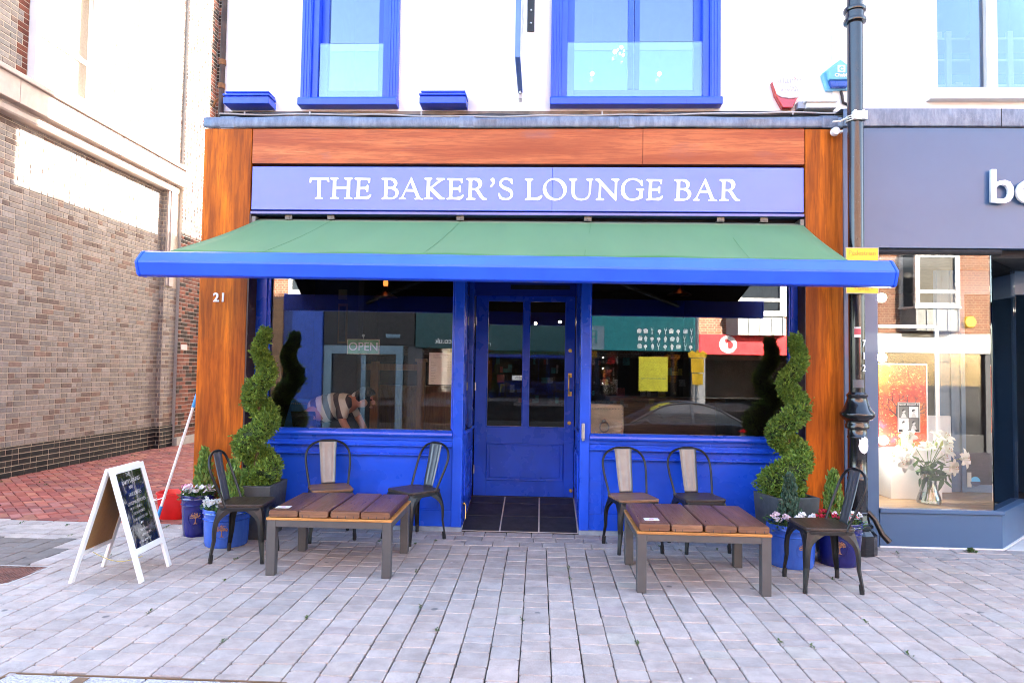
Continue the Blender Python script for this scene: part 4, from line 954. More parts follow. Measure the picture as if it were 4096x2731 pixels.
MB().box(3.4, 5.9, 2.2, 2.25, 3.9, 7).box(3.4, 3.45, .3, 2.2, 3.9, 7).box(5.85, 5.9, .3, 2.2, 3.9, 7).box(3.4, 5.9, .3, 2.25, 3.92, 3.96).box(3.4, 5.9, .3, 2.2, 7, 7.05).build('upper_room', plain('blue_plaster', (.27, .42, .66), .9), shop)
# flashing of the grey shop
mb = MB(); vs = []; prof = [(-.20, 3.815), (-.205, 3.83), (-.205, 3.98), (-.16, 3.995), (.03, 4.01)]
for i in range(31):
    x = 2.745 + i * .2; vs += [(x, y + .003 * math.sin(x * 4), z + .004 * math.sin(x * 2.3)) for y, z in prof]
mb.add(vs, [(i * 5 + k, (i + 1) * 5 + k, (i + 1) * 5 + k + 1, i * 5 + k + 1) for i in range(30) for k in range(4)])
o = mb.build('lead_flashing', M['lead'], shop, smooth=True, solid=.004)
MB().box(4.155, 4.16, -.212, -.2, 3.815, 3.98).build('lapped_seam', M['darkgap'], o)
MB().box(2.748, 10, YG, .03, 2.70, 3.812).build('fascia', M['grey_paint'], shop, bevel=.003)
MB().tube([(3.06, YG + .03, 2.665), (4.16, YG + .03, 2.672)], .03, 10).box(2.75, 10, -.10, .5, 2.63, 2.70).build('shutter_box', M['darkgap'], shop)
MB().box(2.748, 2.925, YG, .0, 0, 2.70).box(2.93, 3.053, YG + .004, .0, .0, 2.70).build('pilaster', M['grey_paint'], shop, bevel=.004)
s = MB(); A0, A1, A2 = (3.054, YG), (4.125, YG), (4.75, .43)
s.prism([A0, A1, A2, (4.75, .8), (3.054, .8)], 'z', .012, .305)
rs = s.build('stall_riser', M['grey_paint'], shop, bevel=.004)
s = MB(); s.prism([(3.054, YG - .018), (4.135, YG - .018), (4.77, .42), (4.74, .5), (4.10, YG + .06), (3.054, YG + .06)], 'z', .308, .345); s.build('sill', M['grey_paint'], rs, bevel=.004)
MB().prism([(3.054, YG - .01), (4.135, YG - .01), (4.78, .43), (4.75, .44), (4.125, YG + .02), (3.054, YG + .02)], 'z', -.02, .011).build('base_strip', M['white_paint'], rs)
w = MB().box(3.054, 4.058, YG + .018, YG + .026, .346, 2.64).build('shop_window', M['glass_display'], shop)
MB().prism([(4.062, YG + .018), (4.068, YG + .012), (4.70, .45), (4.694, .455)], 'z', .346, 2.64).build('angled_pane', M['glass'], w)
MB().box(3.054, 4.06, YG + .022, 1.3, .30, .343).prism([(4.06, YG + .03), (4.70, .47), (4.70, 1.3), (4.06, 1.3)], 'z', .30, .343).build('window_bed', M['oakfloor'], shop)
MB().box(3.0, 9, 3.5, 3.6, 0, 2.9).box(3.0, 3.03, -.15, 3.5, .0, 2.9).box(3.0, 9, -.15, 3.5, 2.72, 2.8).box(3.0, 9, 1.3, 3.5, -.03, .02).build('shop_room', plain('dark_grey_room', (.04, .042, .05), .8), shop)
s = MB(); 
for x in (4.12, 4.26, 4.36): s.box(x, x + .045, .78, .84, .345, 2.65)
s.box(4.14, 4.40, .80, .82, .345, 2.65); s.box(4.36, 5.6, .8, .84, 2.4, 2.65).box(4.4, 4.9, .80, .82, .345, .42)
s.build('door_frame', M['grey_paint'], shop, bevel=.003)
MB().box(6.4, 6.5, YG, 3.6, 0, 2.7).box(6.36, 6.4, YG + .1, 1.3, .5, 2.4).build('entrance_side', M['grey_paint'], shop)
MB().prism([(4.15, YG - .02), (6.5, YG - .02), (6.5, 1.4), (4.8, 1.4), (4.8, .44)], 'z', -.02, .006).build('entrance_floor', plain('cream_floor_tile', (.62, .60, .55), .5, 0, 0, .05), shop)
# letters on the grey fascia
t = thing('shop_sign', 'white raised letters be on the slate grey fascia', 'sign', (4.2, YG, 3.1))
def gp(q): return at(3000 + q[0] / 1.4252, q[1] / 1.4252, YG - .05)
b_out = [(1377, 965), (1405, 965), (1405, 1042), (1425, 1030), (1455, 1026), (1485, 1037), (1502, 1065), (1506, 1095), (1500, 1125), (1482, 1148), (1452, 1160), (1420, 1158), (1375, 1152)]
b_in = [(1405, 1070), (1420, 1056), (1442, 1052), (1462, 1060), (1474, 1080), (1475, 1100), (1468, 1120), (1450, 1133), (1425, 1134), (1405, 1130)]
e_c = (1588, 1093)
e_out = [(e_c[0] + 68 * math.cos(q), e_c[1] + 67 * math.sin(q)) for q in [PI * (.30 + i * .07) for i in range(25)]]
e_out = [(e_c[0] + 68 * math.cos(a), e_c[1] - 67 * math.sin(a)) for a in [-.62 - 0 + (-(2 * PI - .66)) * i / 28 for i in range(29)]]
e_in = [(e_c[0] + 40 * math.cos(a), e_c[1] - 38 * math.sin(a)) for a in [-.62 - (2 * PI - 3.9) * 1.0 * i / 14 for i in range(15)]]
o = shapes('letter', [b_out, b_in], M['white_letter'], t, lambda p: (lambda q: (q[0] - 4.2, q[1] - 3.1))(gp(p)), .014); o.location = (0, -.036, 0)
ee = [(1656, 1105), (1655, 1080), (1645, 1052), (1625, 1033), (1595, 1026), (1560, 1032), (1535, 1052), (1522, 1080), (1522, 1108), (1535, 1135), (1560, 1154), (1595, 1160), (1625, 1155), (1648, 1142), (1636, 1120), (1615, 1131), (1590, 1134), (1568, 1126), (1556, 1105)]
eh = [(1556, 1082), (1565, 1062), (1590, 1051), (1612, 1060), (1621, 1082)]
o = shapes('letter', [ee, eh], M['white_letter'], t, lambda p: (lambda q: (q[0] - 4.2, q[1] - 3.1))(gp(p)), .014); o.location = (0, -.036, 0)
# ================================================================== tables
def smooth_path(pts, n=5):
    """Catmull-Rom through pts"""
    P = [Vector(p) for p in pts]; P = [P[0] * 2 - P[1]] + P + [P[-1] * 2 - P[-2]]; out = []
    for i in range(1, len(P) - 2):
        for k in range(n):
            t = k / n; a, b, c, d = P[i - 1], P[i], P[i + 1], P[i + 2]
            out.append(.5 * ((2 * b) + (c - a) * t + (2 * a - 5 * b + 4 * c - d) * t * t + (3 * b - a - 3 * c + d) * t ** 3))
    return out + [P[-2]]
def table(loc, rz, label, seed):
    t = thing('low_table', label, 'table', loc, rz, 'low wooden tables outside the bar')
    f = MB(); X, Y, w = .428, .342, .033
    f.box(-X + w, X - w, -Y - w + .002, -Y + w * .3, .355, .405).box(-X + w, X - w, Y - w * .3, Y + w - .002, .355, .405)
    f.box(-X - w + .002, -X + w * .3, -Y + w, Y - w, .355, .405).box(X - w * .3, X + w - .002, -Y + w, Y - w, .355, .405)
    f.build('apron', M['steel_leg'], t, bevel=.003, world=False)
    for sx in (-1, 1):
        for sy in (-1, 1): MB().box(sx * X - w, sx * X + w, sy * Y - w, sy * Y + w, 0, .405).build('leg', M['steel_leg'], t, bevel=.004, world=False)
    MB().box(-X - w - .004, X + w + .004, -Y - w - .004, Y + w + .004, .4055, .424).build('edging_board', M['ply'], t, bevel=.002, world=False)
    r = random.Random(seed); xs = [-.452, -.229, -.006, .008, .229, .452]
    for i, (a, b) in enumerate(((-.452, -.230), (-.228, -.006), (.006, .228), (.230, .452))):
        o = MB(); o.box(a, b, -.372, .372, .4245, .478 + r.uniform(-.002, .003)); pk = o.build('plank', M['table_plank'], t, bevel=.016, seg=4, world=False)
        e = MB(); q = .016; e.prism([(a + q, .430), (b - q, .430), (b - .008, .436), (b - .004, .450), (b - .008, .466), (b - q, .473), (a + q, .473), (a + .008, .466), (a + .004, .450), (a + .008, .436)], 'y', -.3745, -.371)
        e.build('end_grain', M['plank_end'], pk, world=False)
    s = MB(); 
    for x in (-.38, -.32, -.2, -.15, .06, .12, .18, .29, .35, .41): s.box(x, x + .004, -.3758, -.3742, .428, .446)
    s.build('staple_mark', M['ink'], t, world=False)
    return t
table((-1.546, -1.155, 0), math.radians(.6), 'low wooden table at the left, nearest the folding chalkboard sign', 1)
table((1.145, -1.302, 0), 0, 'low wooden table at the right, nearest the right pair of flower pots', 2)
def card(x, y, rz, label):
    t = thing('table_card', label, 'card', (x, y, .4815), rz, 'white cards on the low tables')
    MB().box(-.052, .052, -.036, .036, 0, .002).build('sheet', M['white_pl'], t, world=False)
    MB().lathe([(.012, .0022), (.016, .0022), (.016, .0026), (.012, .0026)], (.0, 0, 0), 18, cap=False).box(-.010, .010, -.002, .002, .0021, .0026).build('emblem', plain('red_mark', (.6, .06, .08), .5), t, world=False)
card(-1.915, -1.44, .05, 'small white card on the corner of the left low table'); card(.80, -1.55, .02, 'small white card on the corner of the right low table')

# ================================================================== chairs
M['splat'] = plain('gunmetal_sheet', (.145, .15, .155), .42, .8, 0, .12, 9)
def make_chair(label, seat='seat_dark', splat='chair'):
    t = thing('metal_chair', label, 'chair', (0, 0, 0), 0, 'metal cafe chairs around the low tables')
    r_ = .04
    def rr(w, d, q, n=5):
        out = []
        for cx, cyy, a0 in ((w - q, d - q, 0), (-w + q, d - q, 1), (-w + q, -d + q, 2), (w - q, -d + q, 3)):
            for k in range(n + 1): a = PI / 2 * (a0 + k / n); out.append((cx + q * math.cos(a), cyy + q * math.sin(a)))
        return out
    MB().prism(rr(.183, .18, .05), 'z', .428, .450).build('seat', M[seat], t, bevel=.005, world=False)
    MB().prism(rr(.180, .177, .05), 'z', .398, .4275).build('seat_frame', M['chair'], t, bevel=.004, world=False)
    for sx in (-1, 1):
        for sy in (-1, 1):
            T = Vector((sx * .172, sy * .168, .418)); F = Vector((sx * .205, sy * .205 + (.01 if sy > 0 else 0), .022)); n = 16
            mb = MB(); vs = []
            for i in range(n + 1):
                q = i / n; p = T.lerp(F, q) + Vector((sx, sy, 0)) * (.012 * math.sin(PI * min(1, q * 1.6)) * (1 if q < .62 else 0))
                w = .020 + .030 * (1 - q) + .112 * max(0, 1 - q / .30) ** 2.2
                w2 = w
                vs += [(p.x - sx * w, p.y + sy * .0, p.z), (p.x - sx * w * .45, p.y + sy * .004, p.z), (p.x - sx * .004, p.y - sy * .004, p.z), (p.x + sx * .004, p.y - sy * w * .45, p.z), (p.x, p.y - sy * w2, p.z)]
            mb.add(vs, [(i * 5 + k, (i + 1) * 5 + k, (i + 1) * 5 + k + 1, i * 5 + k + 1) for i in range(n) for k in range(4)])
            lg = mb.build('leg', M['chair'], t, smooth=False, solid=.0035, world=False)
            d = (F - T).normalized(); p0 = F - d * .045
            c0 = Vector((-sx * .012, -sy * .012, 0))
            MB().tube([p0 + c0, F + c0 + Vector((0, 0, -.012)), F + c0 + Vector((0, 0, -.022))], [.0145, .0165, .0155], 10).build('rubber_foot', M['rubber'], lg, smooth=True, world=False)
    hp = smooth_path([(-.172, .105, .425), (-.182, .135, .50), (-.200, .195, .64), (-.196, .232, .735), (-.150, .252, .805), (-.07, .260, .838), (0, .262, .843), (.07, .260, .838), (.150, .252, .805), (.196, .232, .735), (.200, .195, .64), (.182, .135, .50), (.172, .105, .425)], 6)
    MB().tube(hp, .0105, 8).build('back_hoop', M['chair'], t, smooth=True, world=False)
    MB().ball((-.174, .108, .430), .014, 8).build('bolt', M['chair'], t, world=False); MB().ball((.174, .108, .430), .014, 8).build('bolt', M['chair'], t, world=False)
    mb = MB(); n = 12; vs = []
    prof = smooth_path([(0, .168, .452), (0, .185, .52), (0, .225, .68), (0, .250, .80), (0, .258, .836)], 3); n = len(prof) - 1
    for i, p in enumerate(prof):
        q = i / n; w = .062 + .024 * q; g = .0025 if .12 < q < .9 else 0
        for u, dep in ((-1, 0), (-.55, 0), (-.42, g), (-.30, 0), (.30, 0), (.42, g), (.55, 0), (1, 0)):
            vs.append((u * w, p.y + dep - .010 * (u * u) * .6, p.z))
    mb.add(vs, [(i * 8 + k, i * 8 + k + 1, (i + 1) * 8 + k + 1, (i + 1) * 8 + k) for i in range(n) for k in range(7)])
    mb.build('backrest', M['splat'], t, smooth=True, solid=.003, world=False)
    return t
def face(fx, fy): return math.atan2(fy, fx) + PI / 2
c0 = make_chair('black metal chair side-on at the left end of the left table, before the flower pots')
c0.location = (-2.355, -1.066, 0); c0.rotation_euler = (0, 0, face(1, .08))
c1 = dup(c0, (2.06, -1.377, 0), face(-1, -.02), 'black metal chair side-on at the right end of the right table, before the lamp post')
dup(c0, (-1.137, -.339, 0), face(-.65, -.76), 'black metal chair turned towards the left table beside the doorway')
dup(c0, (1.40, -.395, 0), face(.19, -.98), 'black chair with dark seat behind the right table, nearer the topiary')
c2 = make_chair('metal chair with lit-brown seat and pale silvery back behind the left table', 'seat_brown')  # lit look of this seat put into a browner wood than the dark seats
c2.location = (-1.90, -.345, 0); c2.rotation_euler = (0, 0, face(.42, -.9))
dup(c2, (.812, -.471, 0), face(.24, -.97), 'metal chair with lit-brown seat and pale silvery back behind the right table near the doorway')

# ================================================================== plants
GREENS = [(.125, .22, .036), (.17, .28, .045), (.09, .17, .03), (.21, .32, .05), (.13, .225, .05)]
GREENS_L = [(.23, .36, .06), (.29, .43, .08), (.19, .31, .05), (.16, .28, .05)]
def sprays(mb, p, n, cnt, size, cols, r, up=.5, spread=.7):
    """a clump of small scale-leaf sprays growing out of p along n"""
    for _ in range(cnt):
        d = Vector((n.x + r.gauss(0, spread), n.y + r.gauss(0, spread), n.z + r.gauss(0, spread) + up)).normalized()
        sd = d.cross(Vector((r.gauss(0, 1), r.gauss(0, 1), r.gauss(0, 1)))).normalized()
        l = size * r.uniform(.6, 1.25); w = l * r.uniform(.16, .28)
        q = p + Vector((r.gauss(0, 1), r.gauss(0, 1), r.gauss(0, 1))) * size * .25
        c = r.choice(cols); k = r.uniform(.75, 1.3); c = (c[0] * k, c[1] * k, c[2] * k)
        m1 = q + d * l * .45
        mb.add([q - sd * w * .3, m1 - sd * w, q + d * l, m1 + sd * w, q + sd * w * .3], [(0, 1, 2, 3, 4)], 0, c)
        # side sprigs
        for s_ in (-1, 1):
            b = q + d * l * r.uniform(.2, .5); e = b + (d * .6 + sd * s_ * .8).normalized() * l * .5; nn = d.cross(sd) * w * .5
            mb.add([b, b + (e - b) * .5 + nn, e, b + (e - b) * .5 - nn], [(0, 1, 2, 3)], 0, c)
def topiary(loc, rz, label, rot0, lean, planter_w, seed, axis_off=(0, 0)):
    r = random.Random(seed)
    t = thing('topiary', label, 'topiary', loc, 0, 'spiral conifers in dark square planters')
    H = .475; w = planter_w / 2; b = w * .86; ca, sa = math.cos(rz), math.sin(rz)
    def R(x, y, z): return (x * ca - y * sa, x * sa + y * ca, z)
    mb = MB(); ring = []
    for ww, z in ((b, 0), (w, H), (w - .03, H), (w - .035, H - .07)): ring += [R(sx * ww, sy * ww, z) for sx, sy in ((-1, -1), (1, -1), (1, 1), (-1, 1))]
    fs = [(3, 2, 1, 0)]
    for o in (0, 4, 8): fs += [(o + k, o + (k + 1) % 4, o + 4 + (k + 1) % 4, o + 4 + k) for k in range(4)]
    fs.append((12, 13, 14, 15)); mb.add(ring, fs)
    pl = mb.build('planter', M['planter'], t, bevel=.008, world=False)
    so_ = MB(); q = w - .036; so_.add([R(-q, -q, H - .04), R(q, -q, H - .04), R(q, q, H - .04), R(-q, q, H - .04)], [(0, 1, 2, 3)]); so_.build('soil', M['soil'], pl, world=False)
    turns = 3.05; N = 150; path = []
    for i in range(N + 1):
        q = i / N; z = .50 + 1.42 * (1 - (1 - q) ** 1.0); z = .52 + 1.36 * q ** .93
        off = .108 * (1 - q) ** .75 + .010; a = rot0 + turns * 2 * PI * q ** .96
        rad = .090 * (1 - q) ** .75 + .031
        cx = lean[0] * q + axis_off[0]; cyy = lean[1] * q + axis_off[1]
        path.append((Vector((cx + off * math.cos(a), cyy + off * math.sin(a), z)), rad))
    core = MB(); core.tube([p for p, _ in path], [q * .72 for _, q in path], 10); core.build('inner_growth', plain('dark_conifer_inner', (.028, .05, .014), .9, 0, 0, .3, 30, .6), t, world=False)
    MB().tube([(axis_off[0], axis_off[1], H - .05), (axis_off[0] + lean[0] * .5, axis_off[1] + lean[1] * .5, 1.2), (axis_off[0] + lean[0], axis_off[1] + lean[1], 1.8)], [.02, .015, .008], 8).build('trunk', M['bark'], t, smooth=True, world=False)
    mb = MB(); k = 0
    while k < 4600:
        i = r.randrange(N); p, rad = path[i]; rad *= .96
        if r.random() > rad / .17 + .12: continue
        k += 1
        d = (path[i + 1][0] - p).normalized(); v = Vector((r.gauss(0, 1), r.gauss(0, 1), r.gauss(0, 1))); v = (v - d * v.dot(d) * .9).normalized()
        q = p + v * rad * (r.uniform(.72, .98) if r.random() > .04 else r.uniform(1., 1.25)) + d * r.uniform(-.02, .02)
        lump = .5 + .5 * math.sin(q.x * 31 + q.z * 27) * math.sin(q.y * 29 - q.z * 23)
        sprays(mb, q, v, 3, .034, GREENS if lump < .55 or r.random() < .35 else GREENS_L, r, .35, .5)
    # skirt at the bottom
    for _ in range(420):
        a = r.random() * 2 * PI; q = Vector((axis_off[0] + .16 * math.sqrt(r.random()) * math.cos(a), axis_off[1] + .16 * math.sqrt(r.random()) * math.sin(a), H + r.uniform(-.03, .09))); sprays(mb, q, Vector((math.cos(a), math.sin(a), .4)), 3, .045, GREENS + GREENS_L, r, .3, .5)
    mb.build('foliage', M['leaf'], t, colattr=True, world=False)
    return t
topiary((-2.605, -.335, 0), .02, 'spiral topiary conifer in a dark square planter by the left timber post', -.5, (.045, 0), .45, 3)
topiary((2.175, -.33, 0), .24, 'spiral topiary conifer in a dark square planter by the right timber post', 2.35, (.115, 0), .40, 8, (-.01, 0))

def flower(mb, lf, p, r, kind):
    cs = {'white': [(.85, .83, .80), (.80, .76, .75)], 'pink': [(.78, .30, .42), (.70, .45, .52)], 'red': [(.42, .01, .03), (.55, .02, .06)], 'blush': [(.80, .66, .68), (.75, .55, .6)]}[kind]
    up = Vector((r.gauss(0, .5), r.gauss(-.5, .4), .8)).normalized(); a0 = r.random() * 6
    s1 = up.cross(Vector((.3, .5, .1))).normalized(); s2 = up.cross(s1)
    for k in range(5):
        a = a0 + k * 2 * PI / 5; d = (s1 * math.cos(a) + s2 * math.sin(a)); sd = up.cross(d); l = r.uniform(.019, .027); c = r.choice(cs); k2 = r.uniform(.9, 1.05); c = tuple(q * k2 for q in c)
        mb.add([p, p + d * l * .6 + sd * l * .5 + up * .006, p + d * l + sd * l * .25 + up * .008, p + d * l - sd * l * .25 + up * .009, p + d * l * .6 - sd * l * .5 + up * .006], [(0, 1, 2, 3, 4)], 0, c)
    mb.add([p + up * .005 + s1 * .004, p + up * .005 + s2 * .004, p + up * .005 - s1 * .004, p + up * .005 - s2 * .004], [(0, 1, 2, 3)], 0, (.7, .5, .05))
def flower_pot(loc, label, dark, rt, rb, H, con, fl, seed, emblem_ang=-PI / 2):
    r = random.Random(seed); m = M['pot_dark'] if dark else M['pot_blue']
    t = thing('flower_pot', label, 'flower pot', loc, 0, 'glazed blue flower pots')
    prof = [(rb * .96, 0), (rb, .01)]
    for i in range(1, 7): q = i / 7; prof.append((rb + (rt - .012 - rb) * q ** .8, .01 + (H - .10) * q))
    prof += [(rt - .012, H - .095), (rt - .004, H - .088), (rt - .012, H - .080), (rt - .010, H - .045), (rt, H - .036), (rt - .005, H - .026), (rt - .002, H - .010), (rt - .004, H - .001), (rt - .012, H), (rt - .022, H - .006), (rt - .026, H - .05)]
    pot = MB().lathe(prof, (0, 0, 0), 36).build('pot', m, t, smooth=True, world=False)
    zc = H * .46; rz_ = rb + (rt - .012 - rb) * (.46 * H / (H - .1)) ** .8 + .0
    def onpot(u, v, o=.0): 
        a = emblem_ang + u / rz_; rad = rz_ + (rt - rb) * .8 * (v) / H + o
        return (rad * math.cos(a), rad * math.sin(a), zc + v)
    ring = MB(); R0 = .062; ring.tube([onpot(R0 * math.cos(a * PI / 14), R0 * math.sin(a * PI / 14) * 1.05, .001) for a in range(28)], .0028, 6, closed=True); ring.build('ring', m, pot, smooth=True, world=False)
    tr = MB(); tr.tube([onpot(0, -.045, .001), onpot(.001, -.02, .002), onpot(0, .01, .002)], [.006, .003, .0025], 6)
    tr.tube([onpot(-.014, -.046, .001), onpot(0, -.042, .002), onpot(.016, -.047, .001)], .003, 6)
    for a in range(9):
        an = .35 + a * .3; l = r.uniform(.025, .042); tr.tube([onpot(0, .0, .002), onpot(l * .6 * math.cos(an), l * .6 * math.sin(an) + .006, .002), onpot(l * math.cos(an), l * math.sin(an) + .012, .002)], .0016, 5)
    for _ in range(60):
        a = r.uniform(-.2, PI + .2); q = .046 * math.sqrt(r.uniform(.12, 1)); tr.ball(onpot(q * math.cos(a), q * math.sin(a) * .95 + .008, .001), .0034, 6)
    tr.build('tree_emblem', M['terracotta'], pot, world=False)
    MB().lathe([(0, H - .030), (rt - .024, H - .035)], (0, 0, 0), 24, cap=False).build('soil', M['soil'], pot, world=False)
    # small conifer
    mb = MB(); cx, cyy, ch, cw, cols = con
    for _ in range(900):
        q = r.random() ** .8; z = H - .03 + ch * q; rad = cw * (1 - q) ** .7 * (.55 + .45 * min(1, q * 6)) + .004
        a = r.random() * 2 * PI; rr_ = rad * math.sqrt(r.uniform(.2, 1)); p = Vector((cx + rr_ * math.cos(a), cyy + rr_ * math.sin(a), z))
        sprays(mb, p, Vector((math.cos(a) * .35, math.sin(a) * .35, 1)), 1, .045, cols, r, .6, .22)
    mb.build('conifer', M['leaf'], t, colattr=True, world=False)
    MB().tube([(cx, cyy, H - .04), (cx, cyy, H + ch * .7)], [.008, .004], 6).build('trunk', M['bark'], t, world=False)
    fb = MB(); lb = MB()
    for _ in range(230):
        a = r.random() * 2 * PI; rr_ = (rt + .005) * math.sqrt(r.uniform(.1, 1)); z = H + r.uniform(-.02, .045) - .03 * (rr_ / rt) ** 4
        p = Vector((rr_ * math.cos(a), rr_ * math.sin(a), z)); d = Vector((math.cos(a) + r.gauss(0, .5), math.sin(a) + r.gauss(0, .5), r.uniform(-.1, .7))).normalized(); sd = d.cross(Vector((0, 0, 1))).normalized()
        l = r.uniform(.025, .05); w = l * .33; c = r.choice([(.06, .14, .035), (.09, .19, .05), (.045, .10, .03), (.12, .22, .06)]); up = Vector((0, 0, .006))
        lb.add([p, p + d * l * .5 + sd * w + up, p + d * l, p + d * l * .5 - sd * w + up], [(0, 1, 2, 3)], 0, c)
    for kind, cnt, ang, spread in fl:
        for _ in range(int(cnt * 1.6)):
            a = ang + r.uniform(-spread, spread); rr_ = rt * r.uniform(.35, .95); p = Vector((rr_ * math.cos(a), rr_ * math.sin(a), H + r.uniform(.02, .075)))
            flower(fb, lb, p, r, kind); lb.tube([(p.x, p.y, H - .03), (p.x, p.y, p.z)], .0015, 4, col=(.1, .2, .05))
    lb.build('leaves', M['leaf'], t, colattr=True, world=False); fb.build('flowers', M['petal'], t, colattr=True, world=False)
    return t
CY = [(.16, .27, .05), (.20, .32, .06), (.11, .21, .05), (.24, .34, .09)]; CB = [(.07, .13, .09), (.09, .16, .11), (.055, .11, .07)]
flower_pot((-3.10, -.39, 0), 'dark cobalt blue flower pot with pink and white flowers beside the red bucket', True, .152, .118, .37, (.03, .03, .41, .095, CY), [('white', 14, -1.0, 1.2), ('pink', 7, -2.5, .6), ('blush', 4, -.2, .5)], 31, -1.25)
flower_pot((-2.70, -.67, 0), 'mid blue glazed flower pot with white flowers behind the left-end chair', False, .200, .178, .315, (.02, .05, .40, .10, CY), [('white', 16, -2.3, .7), ('blush', 7, -.6, .8), ('white', 5, -.9, .6)], 32, -1.35)
flower_pot((2.04, -.84, 0), 'mid blue glazed flower pot with pink-white flowers beside the right planter', False, .195, .172, .335, (.0, .03, .38, .085, CB), [('blush', 10, -2.5, .6), ('white', 14, -.9, .7)], 33, -1.35)
flower_pot((2.44, -.77, 0), 'dark cobalt blue flower pot with red flowers at the foot of the lamp post', True, .192, .150, .35, (-.02, .04, .40, .085, CY), [('red', 9, -2.6, .7), ('blush', 6, -1.7, .6), ('white', 7, -.3, .5), ('red', 3, -1.2, .4)], 34, -1.9)

# ================================================================== folding sign, mop, bucket
fr, fl_, bl_, br_ = Vector((-2.816, -1.345, 0)), Vector((-2.788, -1.793, 0)), Vector((-3.26, -1.848, 0)), Vector((-3.30, -1.396, 0))
t = thing('chalkboard_sign', 'white-framed folding chalkboard sign with handwritten menu on the paving', 'sign', (-3.04, -1.59, 0))
ap = [(a + b) / 2 + Vector((0, 0, .79)) for a, b in ((fl_, bl_), (fr, br_))]
def frame(a0, b0, a1, b1, name, mat, back):
    ua = (a1 - a0); ub = (b1 - b0); nrm = (b0 - a0).cross(ua).normalized()
    if nrm.x * (1 if not back else -1) < 0: nrm = -nrm
    fm = MB(); w = .045
    ax = (b0 - a0).normalized() * (w / 2)
    fm.bar(a0 + ax, a1 + ax, w, .022, nrm); fm.bar(b0 - ax, b1 - ax, w, .022, nrm)
    ta, tb = a1 - ua.normalized() * w / 2, b1 - ub.normalized() * w / 2
    fm.bar(ta + ax * 2, tb - ax * 2, .022, w, ua)
    q = .255; ma, mb_ = a0 + ua * q, b0 + ub * q
    fm.bar(ma + ax * 2, mb_ - ax * 2, .022, w if not back else .03, ua)
    o = fm.build(name, M['white_paint'], t, bevel=.003)
    p = MB(); ca, cb = a0 + ua * q + ax * 2, b0 + ub * q - ax * 2; da, db = ta + ax * 2, tb - ax * 2
    off = nrm * .003 if not back else -nrm * .003
    vs = [ca + off, cb + off, db + off, da + off, ca - off * 2, cb - off * 2, db - off * 2, da - off * 2]
    p.add(vs, [(0, 1, 2, 3), (7, 6, 5, 4), (0, 4, 5, 1), (1, 5, 6, 2), (2, 6, 7, 3), (3, 7, 4, 0)]); p.build('chalkboard' if not back else 'back_panel', mat, o)
    return o, nrm, ca, cb, da, db
cbm = NT('glossy_chalkboard'); cbm.set(color=(.005, .005, .007), rough=.05, spec=1.0, coat=1.0, coatr=.03); cs_ = cbm.noise(5.5, 5, .7, cbm.co((1, 1.5, .7)), 1.2); cbm.color(cbm.ramp(cs_, [(.50, (.005, .005, .007)), (.58, (.20, .19, .17)), (.72, (.46, .44, .38))])); cbm.bump(cbm.noise(7, 4, .7, cbm.co((1, 1, .35))), .5, .02)  # pale smears in the board's colour stand in for a street reflection
# front frame: its face looks along +x
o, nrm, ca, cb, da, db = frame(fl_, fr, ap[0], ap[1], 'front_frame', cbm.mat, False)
frame(bl_, br_, ap[0] + Vector((-.02, 0, 0)), ap[1] + Vector((-.02, 0, 0)), 'back_frame', M['mdf'], True)
ex = (cb - ca).normalized(); ey = (da - ca).normalized(); ez = ex.cross(ey)
Rm = Matrix((ex, ey, ez)).transposed().to_euler()
Lw = (cb - ca).length; Lh = (da - ca).length
lines = [('THE', .43, .925, .05), ("BAKER'S LOUNGE", .50, .84, .052), ('BAR', .43, .765, .048), ('FAVOURITES', .52, .68, .05), ('HANDMADE PASTIES', .50, .575, .044), ('FROM CORNWALL', .44, .51, .034), ('FRESHLY BAKED', .50, .445, .036), ('THROUGHOUT THE', .50, .37, .036), ('DAY', .50, .31, .032), ('TAKEAWAY', .50, .225, .030), ('EAT IN OR LATER', .56, .165, .028), ('OR TAKE HOME COLD', .45, .095, .028)]
for s_, u, v, sz in lines:
    p = ca + ex * Lw * u + ey * Lh * v + nrm * .0042
    tx = text('chalk_line', s_, sz * .84, p, M['paper'], o, rot=tuple(Rm), ext=.0003, sx=.72, bold=-.0012)
    tx.rotation_euler.rotate_axis('Z', .05)
ch = []
pa, pb = bl_.lerp(ap[0], .24) + Vector((.02, .12, 0)), fl_.lerp(ap[0], .20) + Vector((-.01, .12, 0))
for i in range(15): q = i / 14; p = pa.lerp(pb, q); ch.append((p.x, p.y, p.z - .05 * math.sin(PI * q)))
MB().tube(ch, .003, 5).build('chain', M['brass'], t)
t = thing('mop', 'white mop pole with blue ends leaning against the left timber post', 'mop', (-3.72, .12, 0))
p0, p1 = Vector((-3.745, .07, 0)), Vector((-3.335, .0, 1.28)); d = p1 - p0
MB().tube([p0 + d * .10, p0 + d * .90], .0125, 10).build('pole', M['white_pl'], t, smooth=True)
MB().tube([p0 + d * .0, p0 + d * .02, p0 + d * .12], [.012, .018, .016], 10).build('blue_end', M['blue_pl'], t, smooth=True)
MB().tube([p0 + d * .88, p0 + d * .97, p0 + d * 1.0], [.017, .018, .012], 10).build('grip', M['blue_pl'], t, smooth=True)
t = thing('bucket', 'red plastic bucket with white handle lugs beside the dark blue pot', 'bucket', (-3.68, .26, 0))
mb = MB(); vs = []; rows = ((.118, .10, 0), (.122, .105, .01), (.145, .125, .24), (.155, .135, .245), (.155, .135, .262), (.146, .126, .262), (.135, .115, .22), (.112, .095, .015)); sg = 28
